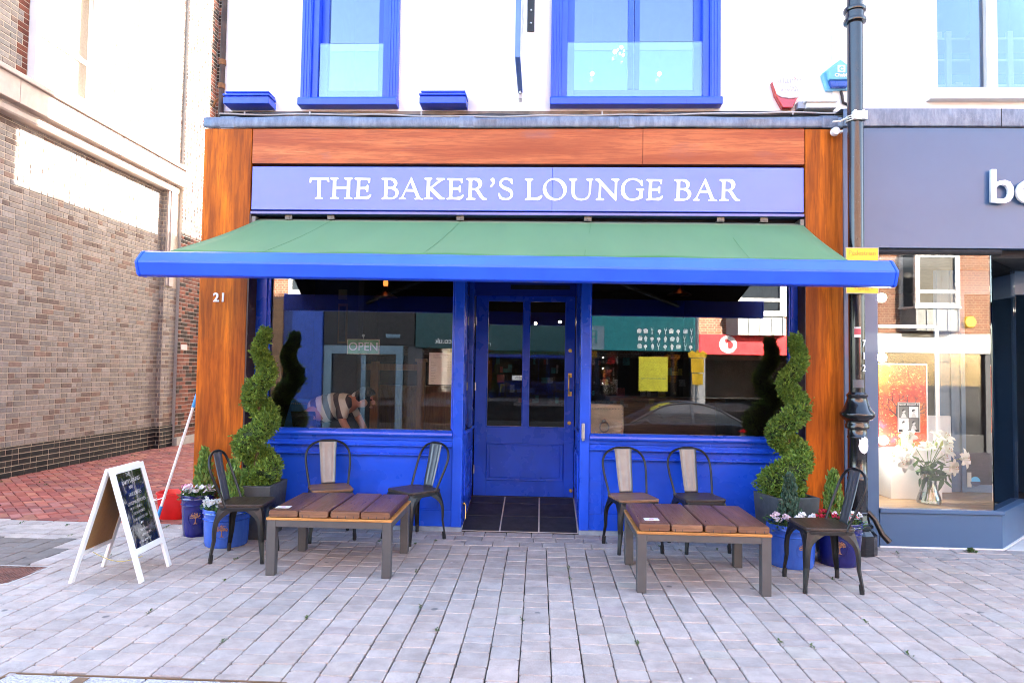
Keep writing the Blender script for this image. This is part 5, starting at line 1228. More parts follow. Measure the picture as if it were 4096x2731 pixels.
for a, b, z in rows:
    for k in range(sg):
        q = 2 * PI * k / sg; e = .6; cx = math.copysign(abs(math.cos(q)) ** e, math.cos(q)); sy = math.copysign(abs(math.sin(q)) ** e, math.sin(q))
        sp_ = .02 * max(0, -sy) * max(0, 1 - abs(cx) * 2.0) if z > .2 else 0
        vs.append((-3.68 + a * cx, .26 + b * sy - sp_, z + sp_ * 0))
mb.add(vs, [(i * sg + k, i * sg + (k + 1) % sg, (i + 1) * sg + (k + 1) % sg, (i + 1) * sg + k) for i in range(len(rows) - 1) for k in range(sg)] + [tuple(range(sg - 1, -1, -1)), tuple((len(rows) - 1) * sg + k for k in range(sg))])
mb.build('body', M['red_pl'], t, smooth=True)
MB().lathe([(.0, -.02), (.016, -.02), (.016, 0)], (-3.70, .13, .225), 12, axis='y').build('lug', M['white_pl'], t, smooth=True)
hpts = [(-3.70, .12, .225), (-3.78, .115, .20), (-3.83, .14, .19), (-3.845, .23, .19), (-3.835, .33, .20), (-3.76, .405, .22), (-3.70, .405, .225)]
MB().tube(smooth_path(hpts, 4), .0045, 6).build('handle', M['white_pl'], t, smooth=True)
# ================================================================== things seen in the bar windows
def W(px, py, y): return at(1060 + px / 2.306, 1080 + py / 2.306, y)
def W8(px, py, y): return at(2200 + px / 1.1615, 1050 + py / 1.1615, y)
# OPEN card
x0, z1 = W(760, 635, .055); x1, z0 = W(1055, 780, .055); xc, zc = (x0 + x1) / 2, (z0 + z1) / 2
t = thing('open_sign', 'green card reading OPEN hung inside the left bar window', 'sign', (xc, .055, zc))
og = plain('green_card', (.16, .42, .20), .25, 0, .3, .4, 9)
MB().box(x0, x1, .053, .057, z0, z1).build('card', og, t)
e = MB(); q = .008
for a, b, c_, d_ in ((x0, x1, z0, z0 + q), (x0, x1, z1 - q, z1), (x0, x0 + q, z0 + q, z1 - q), (x1 - q, x1, z0 + q, z1 - q)): e.box(a, b, .0505, .053, c_, d_)
e.build('edge', plain('speckled_cream_edge', (.55, .50, .36), .4, 0, 0, .6, 60), t)
text('word', 'OPEN', .115, (xc, .0515, zc - .002), M['white_pl'], t, ext=.0006, sx=.98, bold=.0004)
MB().tube([(xc, .055, z1), (xc, .055, z1 + .03)], .004, 6).lathe([(.0, -.006), (.014, -.004), (.014, 0)], (xc, .046, z1 + .035), 12, axis='y').build('sucker_hook', M['steel'], t)
# opening times
x0, z1 = W(1515, 760, .045); x1, z0 = W(1730, 1058, .045); xc = (x0 + x1) / 2
t = thing('opening_times', 'white sheet of opening times in the left bar window beside the doorway', 'notice', (xc, .045, z0))
MB().box(x0, x1, .044, .0465, z0, z1).build('sheet', M['paper'], t)
text('line', "The Baker's Lounge Bar", .017, (xc, .0435, z1 - .022), M['greysticker'], t, ext=.0003)
text('line', 'Opening Times', .026, (xc, .0435, z1 - .045), M['greysticker'], t, ext=.0003)
s = MB()
for i in range(13):
    zz_ = z1 - .09 - i * .0155
    s.box(x0 + .02, x0 + .02 + (.03, .045, .05, .042)[i % 4], .0432, .0438, zz_, zz_ + .004)
    if i < 7: s.box(x1 - .055, x1 - .04, .0432, .0438, zz_, zz_ + .004).box(x1 - .03, x1 - .015, .0432, .0438, zz_, zz_ + .004)
s.build('small_print', M['greysticker'], t)
# pendant lamps
def pendant(x, z, y, label, r_=.13):
    t = thing('pendant_lamp', label, 'lamp', (x, y, z), 0, 'pendant lamps in the bar windows')
    MB().lathe([(r_, 0), (r_ * 1.0, .006), (r_ * .7, .03), (r_ * .35, .055), (.03, .07), (.025, .12), (.012, .13)], (x, y, z), 24, cap=False).build('shade', plain('copper_shade', (.22, .09, .05), .35, .8), t, smooth=True, solid=.003)
    MB().ball((x, y, z + .16), .028, 12, 0, (1, 1, 1.7)).build('bulb', glow('warm_filament', (1, .26, .05), .16), t, smooth=True)
    MB().tube([(x, y, z + .2), (x, y, 2.9)], .005, 6).build('flex', M['black'], t)
x, z = W(1110, 255, .9); pendant(x, z, .9, 'copper pendant lamp with glowing bulb in the left bar window')
x, z = W8(602, 152, .9); pendant(x, z, .9, 'copper pendant lamp at the top of the right bar window')
for (x, z, y) in ((.12, 2.62, 2.6), (-.45, 2.66, 3.2), (-.1, 2.25, 3.9), (.28, 2.3, 4.2)):
    o = MB().ball((x, y, z), .022, 10).build('spot_lamp', glow('warm_spot', (1, .72, .4), 7), None, smooth=True); tag(o, 'small bright spot lamp deep inside the bar behind the door glass', 'lamp', 'spot lamps inside the bar')
# oak screen
x0, zt = W(600, 820, 2.0); x1, _ = W(1480, 830, 2.0); xm, _ = W(1018, 880, 2.0)
t = thing('oak_screen', 'pale oak framed glazed screen behind the man in the bar', 'screen', ((x0 + x1) / 2, 2, .16))
for a, w_, cap in ((x0 + .03, .075, 0), (xm, .10, 0), (x1 - .05, .10, 1)):
    o = MB().box(a - w_ / 2, a + w_ / 2, 1.96, 2.04, .16, zt - .02); 
    if cap: o.box(a - w_ / 2 - .02, a + w_ / 2 + .02, 1.94, 2.06, zt - .02, zt + .02)
    o.build('post', M['oak'], t, bevel=.005)
MB().box(x0 + .07, x1 - .1, 1.965, 2.035, zt - .13, zt - .05).box(x0 + .07, x1 - .1, 1.97, 2.03, .5, .56).build('rail', M['oak'], t, bevel=.004)
MB().box(x0 + .07, xm - .05, 1.995, 2.005, .56, zt - .13).box(xm + .05, x1 - .1, 1.995, 2.005, .56, zt - .13).build('pane', M['vaseglass'], t)
# wall picture
xa, za = W(675, 310, 1.6); xb, zb_ = W(752, 680, 1.6)
t = thing('wall_picture', 'tall narrow framed picture on the dark column in the left bar window', 'picture', ((xa + xb) / 2, 1.6, zb_))
MB().box(xa, xb, 1.6, 1.63, zb_, za).build('frame', plain('tan_frame', (.20, .10, .04), .5), t, bevel=.004)
MB().box(xa + .02, xb - .02, 1.594, 1.6, zb_ + .03, za - .03).build('print', plain('dark_cityscape_print', (.03, .03, .035), .4, 0, 0, .9, 12), t)
xc, zc = W(715, 225, 1.6)
o = MB().box(xc - .05, xc + .05, 1.6, 1.63, zc - .06, zc + .06).box(xc - .035, xc + .035, 1.594, 1.6, zc - .04, zc - .015).build('wall_plaque', plain('cream_plaque', (.30, .24, .15), .5), None, bevel=.01); tag(o, 'small cream plaque above the tall picture inside the bar', 'plaque')
o = MB().box(xa - .3, xb + .12, 1.64, 1.9, .16, 2.9).build('column_inside', plain('navy_column', (.010, .016, .06), .6), bar)
def armchair(name, label, x0, x1, zt, y, m, lean, ring=False):
    t = thing(name, label, 'chair', ((x0 + x1) / 2, y, .16))
    w = (x1 - x0) / 2; xc = (x0 + x1) / 2
    b = MB(); prof = [(-w * .92, .62), (w * .92, .62), (w, .62 + (zt - .62) * .6), (w * .93, zt - .02), (w * .8, zt), (-w * .8, zt), (-w * .93, zt - .02), (-w, .62 + (zt - .62) * .6)]
    k = len(prof); vs = [(xc + px + lean * (pz - .62), y, pz) for px, pz in prof] + [(xc + px + lean * (pz - .62), y + .10, pz) for px, pz in prof]
    b.add(vs, [tuple(range(k)), tuple(range(2 * k - 1, k - 1, -1))] + [(i, k + i, k + (i + 1) % k, (i + 1) % k) for i in range(k)])
    bk = b.build('backrest', m, t, bevel=.025, seg=4)
    MB().box(xc - w * .95, xc + w * .95, y + .08, y + .58, .50, .64).build('seat', m, t, bevel=.03, seg=3)
    for sx in (-1, 1):
        for yy in (y + .04, y + .52): MB().tube([(xc + sx * w * .8, yy, .16), (xc + sx * w * .8, yy, .5)], [.014, .022], 8).build('leg', M['seat_dark'], t)
    s = MB()
    for i in range(14): q = i / 13; s.ball((xc + w * .86 + lean * (q * (zt - .72) + .06), y - .006, .68 + q * (zt - .74)), .007, 6)
    for i in range(12): q = i / 11; s.ball((xc - w * .8 + q * w * 1.6 + lean * (zt - .66), y - .006, zt - .045), .007, 6)
    s.build('stud', M['steel'], t)
    if ring:
        rc = (xc + lean * .35 - .0, y - .015, zt - .20); g_ = MB(); g_.tube([(rc[0] + .045 * math.cos(a * PI / 10), y - .022, rc[2] - .03 + .05 * math.sin(a * PI / 10)) for a in range(20)], .007, 6, closed=True); g_.ball((rc[0], y - .01, rc[2] + .03), .022, 8); g_.build('ring_pull', M['steel'], t, smooth=True)
    return t
vel = plain('blue_velvet', (.03, .17, .50), .7, 0, 0, .35, 14, .2); lea = plain('cream_leather', (.66, .60, .49), .45, 0, 0, .15, 6, .2)
armchair('velvet_chair', 'blue velvet studded chair behind the glass next to the left topiary', -2.78, -2.50, 1.19, .62, vel, .22)
armchair('leather_chair', 'cream leather studded chair with ring pull in the right bar window', .42, .83, 1.20, .5, lea, .06, True)
# bar table the man leans on
t = thing('bar_table', 'dark wooden table just inside the left bar window', 'table', (-1.65, .45, .16))
MB().box(-2.10, -1.2, .12, .80, .76, .80).build('tabletop', M['seat_brown'], t, bevel=.006)
for x in (-2.0, -1.3):
    for y in (.2, .72): MB().box(x - .03, x + .03, y - .03, y + .03, .16, .76).build('leg', M['seat_dark'], t)

# ================================================================== the man bending over the table
def skin(name, verts, edges, rad, mat, parent, sub=2, root=0, sm=True):
    me = bpy.data.meshes.new(name); me.from_pydata(verts, edges, []); me.materials.append(mat)
    o = bpy.data.objects.new(name, me); COL.objects.link(o); o.parent = parent; o.location = tuple(-q for q in root_loc(parent))
    o.modifiers.new('skin', 'SKIN'); sd = me.skin_vertices[0].data
    for i, r_ in enumerate(rad): sd[i].radius = r_ if isinstance(r_, tuple) else (r_, r_); sd[i].use_root = (i == root)
    o.modifiers['skin'].use_smooth_shade = True
    m = o.modifiers.new('sub', 'SUBSURF'); m.levels = sub; m.render_levels = sub
    return o
PY_ = .50
man = thing('person', 'man in a grey and white striped rugby shirt bending over inside the left window', 'person', (-2.45, PY_, .16))
sk = NT('skin'); sk.set(rough=.5, color=(.62, .31, .21), sss=.05); sk.b.inputs['Subsurface Radius'].default_value = (.02, .008, .004)
V = [(-2.50, PY_, 1.02), (-2.36, PY_, 1.07), (-2.20, PY_, 1.12), (-2.07, PY_, 1.16), (-1.99, PY_, 1.175), (-1.935, PY_, 1.17),
     (-1.90, PY_ - .0, 1.215), (-1.885, PY_, 1.13),                                                     # skull, jaw
     (-2.09, PY_ - .17, 1.15), (-2.085, PY_ - .21, .99), (-1.99, PY_ - .17, .83),                       # near arm
     (-2.09, PY_ + .17, 1.15), (-2.03, PY_ + .21, .99), (-1.92, PY_ + .15, .83),
     (-2.50, PY_ - .10, .98), (-2.38, PY_ - .11, .60), (-2.48, PY_ - .11, .24), (-2.40, PY_ - .11, .19),
     (-2.50, PY_ + .10, .98), (-2.42, PY_ + .11, .60), (-2.55, PY_ + .11, .24), (-2.47, PY_ + .11, .19)]
E_ = [(0, 1), (1, 2), (2, 3), (3, 4), (4, 5), (5, 6), (5, 7), (3, 8), (8, 9), (9, 10), (3, 11), (11, 12), (12, 13), (0, 14), (14, 15), (15, 16), (16, 17), (0, 18), (18, 19), (19, 20), (20, 21)]
Rr = [.12, .125, .13, .11, .058, .068, (.088, .078), (.058, .056), .055, .042, .032, .055, .042, .032, .09, .062, .042, .036, .09, .062, .042, .036]
skin('body', V, E_, Rr, sk.mat, man)
# hand bones: palm plus five fingers each, resting on the table
def hand(cx, cyy, cz, s_):
    V = [(cx, cyy, cz), (cx + .04, cyy, cz - .012)]; E2 = [(0, 1)]; R2 = [(.026, .016), (.032, .014)]
    for k, (dy, l) in enumerate(((-.028, .068), (-.010, .078), (.009, .074), (.026, .058))):
        b = len(V); V += [(cx + .075, cyy + dy, cz - .014), (cx + .075 + l * .55, cyy + dy * 1.25, cz - .012), (cx + .075 + l, cyy + dy * 1.35, cz - .022)]; E2 += [(1, b), (b, b + 1), (b + 1, b + 2)]; R2 += [.010, .0085, .0075]
    b = len(V); V += [(cx + .03, cyy + s_ * .035, cz - .012), (cx + .058, cyy + s_ * .058, cz - .018), (cx + .082, cyy + s_ * .064, cz - .022)]; E2 += [(0, b), (b, b + 1), (b + 1, b + 2)]; R2 += [.012, .010, .0085]
    skin('hand', V, E2, R2, sk.mat, man, 1)
hand(-1.985, PY_ - .165, .828, 1); hand(-1.915, PY_ + .145, .828, -1)
f = MB()
f.ball((-1.822, PY_ - .0, 1.165), .022, 10, 0, (1, .7, 1.2)).ball((-1.835, PY_, 1.187), .016, 8).ball((-1.842, PY_ - .004, 1.115), .020, 8, 0, (1, 1.3, .55)).ball((-1.925, PY_ - .080, 1.178), .028, 10, 0, (.7, .4, 1.1))
f.ball((-1.835, PY_ - .02, 1.21), .022, 8, 0, (.8, 1.3, .6))
f.build('face', sk.mat, man, smooth=True)
e = MB()
for s_ in (-1, 1): e.ball((-1.838, PY_ + s_ * .034, 1.192), .012, 8)
e.build('eye', plain('dark_eye', (.04, .03, .03), .2), man, smooth=True)
hm = NT('dark_hair'); hm.set(rough=.5, color=(.015, .011, .010)); r = random.Random(2); h = MB()
for _ in range(420):
    th_, ph = r.uniform(0, 2 * PI), math.acos(r.uniform(-.25, 1)); n_ = Vector((math.sin(ph) * math.cos(th_), math.sin(ph) * math.sin(th_), math.cos(ph)))
    if (n_.x > .1 and n_.z < .45 - .3 * (n_.x < .3)) or n_.z < -.15: continue
    p = Vector((-1.905, PY_, 1.212)) + Vector((n_.x * .092, n_.y * .086, n_.z * .095)); h.ball(p, r.uniform(.016, .026), 6)
h.build('hair', hm.mat, man, smooth=True)
sm_ = NT('striped_rugby_cloth'); sm_.set(rough=.8)
tc = sm_.co(shift=False); sx_ = sm_.new('ShaderNodeVectorMath', operation='DOT_PRODUCT'); sm_.l(tc, sx_.inputs[0]); sx_.inputs[1].default_value = (.94, .0, .34)
fr_ = sm_.new('ShaderNodeMath', operation='PINGPONG'); sm_.l(sx_.outputs['Value'], fr_.inputs[0]); fr_.inputs[1].default_value = .065
cmp_ = sm_.ramp(fr_.outputs[0], [(.0315, (.84, .86, .82)), (.0335, (.075, .065, .085))]); sm_.color(cmp_); sm_.bump(sm_.noise(14, 4, .6, tc), .5, .02)
V = [(-2.50, PY_, 1.03), (-2.36, PY_, 1.085), (-2.20, PY_, 1.125), (-2.07, PY_, 1.165), (-2.012, PY_, 1.18), (-2.09, PY_ - .17, 1.15), (-2.088, PY_ - .208, .985), (-2.09, PY_ + .17, 1.15), (-2.04, PY_ + .205, .995)]
skin('shirt', V, [(0, 1), (1, 2), (2, 3), (3, 4), (3, 5), (5, 6), (3, 7), (7, 8)], [(.135, .15), (.14, .155), (.145, .16), (.12, .14), .07, .075, .062, .075, .062], sm_.mat, man)
MB().tube([(-2.01 + .012 * math.cos(a * PI / 8), PY_ + .075 * math.cos(a * PI / 8), 1.185 + .07 * math.sin(a * PI / 8)) for a in range(16)], .016, 8, closed=True).build('collar', M['white_paint'], man, smooth=True)
skin('trousers', [(-2.50, PY_, 1.0), (-2.50, PY_ - .10, .96), (-2.38, PY_ - .11, .60), (-2.48, PY_ - .11, .25), (-2.50, PY_ + .10, .96), (-2.42, PY_ + .11, .60), (-2.55, PY_ + .11, .25)], [(0, 1), (1, 2), (2, 3), (0, 4), (4, 5), (5, 6)], [.125, .105, .078, .058, .105, .078, .058], plain('dark_trousers', (.02, .022, .03), .8), man)

man.location.x += .085; man.location.z += .012
# ================================================================== grey shop window display
def S2(px, py, y): return at(3400 + px / 2.24, 1600 + py / 2.24, y)
def S1(px, py, y): return at(3400 + px / 2.24, 950 + py / 2.24, y)
yb = .42
x0, zt = S1(258, 1135, yb); x1, _ = S1(683, 1140, yb); _, zb_ = S2(400, 412, yb)
t = thing('autumn_poster', 'large poster of a bare tree in red autumn leaves in the grey shop window', 'poster', ((x0 + x1) / 2, yb, zb_))
am = NT('autumn_leaves_print'); am.set(rough=.5); v = am.co((1, 1, 1), shift=False); n1 = am.noise(3.2, 4, .6, v); n2 = am.noise(42, 3, .85, v)
c = am.ramp(n1, [(.30, (.50, .15, .012)), (.45, (.48, .045, .008)), (.62, (.32, .02, .012)), (.76, (.08, .06, .22))]); c = am.mix(am.ramp(n2, [(.35, .55), (.55, 0.)]), c, (.20, .02, .02)); c = am.mix(am.ramp(n2, [(.58, 0.), (.72, .8)]), c, (.95, .62, .25)); am.color(c)
MB().box(x0, x1, yb, yb + .02, zb_, zt).build('print', am.mat, t)
br = MB(); r = random.Random(12); xt = (x0 + x1) / 2 - .02
def branch(p, d, l, w, dep):
    q = (p[0] + d[0] * l, p[1] + d[1] * l)
    q = (min(max(q[0], x0 + .01), x1 - .01), min(q[1], zt - .05)); nx, nz = -d[1] * w, d[0] * w
    br.prism([(p[0] - nx, p[1] - nz), (q[0] - nx * .6, q[1] - nz * .6), (q[0] + nx * .6, q[1] + nz * .6), (p[0] + nx, p[1] + nz)], 'y', yb - .002 - dep * .0004, yb - .0008)
    if dep < 5:
        for s_ in (-1, 1):
            a = math.atan2(d[1], d[0]) + s_ * r.uniform(.3, .75); branch(q, (math.cos(a), math.sin(a)), l * r.uniform(.62, .82), w * .62, dep + 1)
branch((xt, zb_ + .02), (0.06, 1), .17, .017, 0); br.build('tree_print', plain('print_black', (.03, .015, .02), .6), t)
e = MB(); e.box(x0, x1, yb - .003, yb + .022, zt, zt + .01).box(x1, x1 + .008, yb - .003, yb + .022, zb_, zt + .01); e.build('edge', M['white_pl'], t)
text('line', 'in the', .05, (x0 + .17, yb - .004, zb_ + .115), M['orange_ink'], t, ext=.0004); text('line', 'eliest', .06, (x0 + .24, yb - .004, zb_ + .06), plain('orange_print', (.85, .40, .08), .5), t, ext=.0004)
# framed photographs
yf = .30; x0, zt = S2(427, 18, yf); x1, zb_ = S2(627, 290, yf)
t = thing('photo_frame', 'black framed sheet of four small portrait photographs in front of the autumn poster', 'picture frame', ((x0 + x1) / 2, yf, zb_))
MB().box(x0, x1, yf, yf + .012, zb_, zt).build('mount', M['ink'], t, bevel=.002)
e = MB(); 
for a, b, c_, d_ in ((x0, x1, zb_, zb_ + .006), (x0, x1, zt - .006, zt), (x0, x0 + .006, zb_ + .006, zt - .006), (x1 - .006, x1, zb_ + .006, zt - .006)): e.box(a, b, yf - .006, yf, c_, d_)
e.build('rim', M['steel'], t)
w_, h_ = x1 - x0, zt - zb_; lightg = plain('photo_white', (.75, .75, .75), .5); midg = plain('photo_grey', (.12, .12, .12), .5); skg = plain('photo_face_grey', (.45, .45, .45), .5)
for i, (u, v_) in enumerate(((.06, .49), (.51, .49), (.06, .10), (.51, .10))):
    a, b = x0 + u * w_, zb_ + v_ * h_; pw, ph = .42 * w_, .37 * h_
    o = MB().box(a, a + pw, yf - .002, yf, b, b + ph).build('photo', midg if i in (0, 3) else lightg, t)
    cx, cz = a + pw * .5, b + ph * .58; s = MB().lathe([(0, 0), (ph * .15, 0)], (cx, yf - .003, cz), 14, axis='y', cap=False); s.prism([(cx - pw * .3, b), (cx + pw * .3, b), (cx + pw * .16, b + ph * .3), (cx + pw * .05, b + ph * .42), (cx - pw * .08, b + ph * .42), (cx - pw * .2, b + ph * .28)], 'y', yf - .0032, yf - .0022); s.build('figure', skg, o)
    MB().prism([(cx - ph * .17, cz - .005), (cx - ph * .15, cz + ph * .13), (cx, cz + ph * .2), (cx + ph * .15, cz + ph * .10), (cx + ph * .05, cz + ph * .08), (cx - ph * .07, cz - ph * .02)], 'y', yf - .0042, yf - .0034).build('hair', M['ink'], o)
text('heading', 'Queen Elizabeth II', .025, ((x0 + x1) / 2, yf - .001, zt - .02), M['white_pl'], t, ext=.0003); text('caption', 'Thank you for a life of', .014, ((x0 + x1) / 2, yf - .001, zb_ + .016), M['white_pl'], t, ext=.0003)
# white stands
x0, zt = S2(262, 412, .52); x1, _ = S2(690, 412, .52)
t = thing('display_stand', 'low white display plinth under the autumn poster', 'stand', ((x0 + x1) / 2, .6, .345)); MB().box(x0, x1 + .02, .30, .72, .345, zt - .02).box(x0 - .0, x1 + .03, .29, .73, zt - .02, zt).build('body', M['white_paint'], t, bevel=.004)
x0, zt = S2(690, 138, .74); x1, _ = S2(905, 138, .74)
t = thing('display_stand', 'tall plain white display panel beside the autumn poster', 'stand', ((x0 + x1) / 2, .75, .345)); MB().box(x0, x1, .74, .80, .345, zt).build('body', M['white_paint'], t, bevel=.006)
xa, za = S1(258, 780, .40); xb, _ = S1(790, 780, .40); _, zlow = S2(790, 135, .40)
t = thing('white_frame_stand', 'slim white metal display frame reaching above the autumn poster', 'stand', ((xa + xb) / 2, .4, .345)); MB().box(xa, xb, .385, .415, za - .028, za).box(xb - .026, xb, .387, .413, zlow - .3, za - .028).build('frame', M['white_paint'], t)
xg, zg = S1(280, 540, .1)
for i, (px, py, y) in enumerate(((284, 540, .25), (286, 1075, .25), (300, 1815, .25))):
    xg, zg = S1(px, py, y); tg = MB().ball((xg, y, zg), .042, 16).build('globe_bulb', glow('lit_opal_globe', (1, .97, .92), 26), None, smooth=True); tag(tg, 'white opal globe hung inside the left edge of the grey shop window', 'globe', 'white globes in the shop window')  # glow added to the globes so they brighten the window display
    MB().box(xg - .075, xg - .04, y - .006, y + .006, zg - .02, zg + .02).build('arm', M['white_paint'], tg, world=True)
# lilies
t = thing('lily_vase', 'glass vase of white lilies on the wooden window bed of the grey shop', 'vase', (3.66, .12, .345))
vx, vy, vz = 3.66, .12, .345
MB().lathe([(.10, .002), (.105, .012), (.098, .05), (.075, .12), (.062, .18), (.065, .24), (.075, .30)], (vx, vy, vz), 28, cap=False).build('vase', M['vaseglass'], t, smooth=True, solid=.004)
MB().lathe([(.096, .01), (.090, .05), (.070, .11)], (vx, vy, vz), 24).build('water', glassmat('water', (.93, .97, .95), .04), t, smooth=True)
r = random.Random(41); st = MB(); lf = MB(); pt = MB(); hub = Vector((vx, vy, vz + .25))
heads = [S2(545, 345, .05), S2(455, 520, .05), S2(590, 480, .0), S2(650, 520, -.02), S2(880, 370, .05), S2(930, 430, .0), S2(960, 520, .04), S2(870, 540, -.02), S2(900, 600, .0), S2(930, 660, .02), S2(800, 370, .1), S2(840, 480, .1), S2(700, 450, .12), S2(500, 560, .1)]
for i, (hx, hz_) in enumerate(heads):
    c = Vector((hx, vy + r.uniform(-.12, .08), hz_)); base = Vector((vx + r.uniform(-.05, .05), vy + r.uniform(-.04, .04), vz + .02)); mid = hub.lerp(c, .45) + Vector((0, 0, .04))
    st.tube(smooth_path([tuple(base), tuple(hub + Vector((r.uniform(-.03, .03), r.uniform(-.03, .03), 0))), tuple(mid), tuple(c)], 4), .0035, 5, col=(.12, .22, .05))
    ax = (c - hub).normalized() * .7 + Vector((r.gauss(0, .25), -.45, r.gauss(0, .25))); ax.normalize(); s1 = ax.cross(Vector((.2, .1, 1))).normalized(); s2 = ax.cross(s1)
    L_ = r.uniform(.07, .092)
    for k in range(6):
        a = k * PI / 3 + i; d = s1 * math.cos(a) + s2 * math.sin(a); sd = ax.cross(d); col = (.80, .79, .72) if k % 2 else (.74, .74, .64); rows = []
        for q, ww, up, out in ((0, .008, 0, .004), (.3, .021, .5, .22), (.6, .028, .82, .58), (.85, .018, .80, .92), (1, .001, .66, 1.08)):
            p = c + ax * (L_ * up * .8) + d * (L_ * out); rows.append((p - sd * ww, p + sd * ww))
        vs = [q for rw in rows for q in rw]; pt.add(vs, [(2 * j, 2 * j + 2, 2 * j + 3, 2 * j + 1) for j in range(4)], 0, col)
    for k in range(5):
        a = k * 1.26; d = s1 * math.cos(a) + s2 * math.sin(a); e_ = c + ax * L_ * .95 + d * .018; st.tube([c, e_], .0010, 4, col=(.5, .55, .25)); st.ball(e_, .004, 6, col=(.42, .13, .03))
for i in range(46):
    q = hub + Vector((r.gauss(0, .075), r.gauss(0, .05), r.uniform(-.04, .17))); d = Vector((r.gauss(0, 1), r.gauss(0, .6), r.gauss(-.1, .6))).normalized(); sd = d.cross(Vector((0, -1, .4))).normalized(); l = r.uniform(.07, .13); w_ = l * .17; c = r.choice([(.07, .14, .05), (.05, .10, .035), (.09, .17, .06)]); dz_ = Vector((0, 0, -.012))
    lf.add([q, q + d * l * .35 + sd * w_, q + d * l * .7 + sd * w_ * .7 + dz_, q + d * l + dz_ * 2, q + d * l * .7 - sd * w_ * .7 + dz_, q + d * l * .35 - sd * w_], [(0, 1, 2, 3, 4, 5)], 0, c)
for (px, py) in ((455, 370), (770, 405), (560, 420), (820, 400)):
    p = S2(px, py, .1); b_ = Vector((p[0], .1, p[1])); lf.tube([b_ - Vector((.012, 0, .05)), b_ - Vector((.005, 0, .02)), b_ + Vector((.004, 0, .02)), b_ + Vector((.008, 0, .04))], [.005, .013, .012, .003], 8, col=(.40, .48, .14))
st.build('stems', M['leaf'], t, colattr=True); lf.build('leaves', M['leaf'], t, colattr=True); pt.build('petals', M['petal'], t, colattr=True)
for px, py, c, rr_ in ((1123, 728, (.05, .45, .75), .05),):
    x, z = S2(px, py, .77); o = MB().lathe([(0, -.001), (rr_, -.001), (rr_, 0)], (x, .77, z), 24, axis='y').build('window_sticker', plain('cyan_sticker', c, .5), None); tag(o, 'round cyan and navy sticker low on the shop entrance door', 'sticker')
    MB().prism([(x + rr_ * math.cos(a), z + rr_ * math.sin(a)) for a in [PI + i * PI / 12 for i in range(13)]], 'y', .7670, .7685).build('navy_half', plain('navy_sticker', (.02, .04, .10), .5), o)
x0, z1 = S2(1050, 645, .77); x1, z0 = S2(1088, 778, .77); o = MB().box(x0, x1, .768, .772, z0, z1).build('window_sticker', plain('cream_card_sticker', (.55, .52, .44), .5), None); tag(o, 'narrow cream card sticker low on the shop entrance door', 'sticker')
# bulbs seen in the upper right window
def U(px, py, y): return at(2100 + px / 1.7423, py / 1.7423, y)
t = thing('chandelier', 'small chandelier of bright bulbs in the right upper window', 'lamp', (.4, 1.6, 5.4)); s = MB()
for px, py, rr_ in ((627, 362, .024), (673, 330, .018), (685, 385, .016), (650, 345, .008), (660, 372, .008), (690, 355, .007)): x, z = U(px, py, 1.6); s.ball((x, 1.6, z), rr_, 10)
s.build('bulb', glow('white_bulb', (1, .96, .88), 6), t, smooth=True); x, z = U(660, 350, 1.6); MB().tube([(x, 1.6, z + .02), (x, 1.6, 6.95)], .0015, 6).build('stem', M['greysticker'], t)
for px, py in ((468, 516), (937, 516)): x, z = U(px, py, 1.4); tg = MB().ball((x, 1.4, z), .022, 12).build('hanging_bulb', glow('white_bulb', (1, .96, .88), 5), None, smooth=True); MB().tube([(x, 1.4, z + .02), (x, 1.4, 6.95)], .0012, 5).build('flex', M['greysticker'], tg); tag(tg, 'single bright bulb hanging in the right upper window', 'lamp', 'single bulbs in the upper window')
# ================================================================== the other side of the street (mirrored in the shop glass)
YO = -15.0
bm = NT('red_brick_course'); bm.set(rough=.9); tcn = bm.new('ShaderNodeTexCoord'); sp_ = bm.new('ShaderNodeSeparateXYZ'); bm.l(tcn.outputs['Object'], sp_.inputs[0]); cb = bm.new('ShaderNodeCombineXYZ'); bm.l(sp_.outputs[0], cb.inputs[0]); bm.l(sp_.outputs[2], cb.inputs[1])
bt = bm.new('ShaderNodeTexBrick'); bm.l(cb.outputs[0], bt.inputs['Vector']); bt.inputs['Scale'].default_value = 1; bt.inputs['Brick Width'].default_value = .225; bt.inputs['Row Height'].default_value = .075; bt.inputs['Mortar Size'].default_value = .009; bt.inputs['Color1'].default_value = (.24, .082, .032, 1); bt.inputs['Color2'].default_value = (.16, .052, .026, 1); bt.inputs['Mortar'].default_value = (.36, .29, .22, 1); bt.squash = .5; bt.squash_frequency = 2; bm.color(bt.outputs[0])
RB = bm.mat
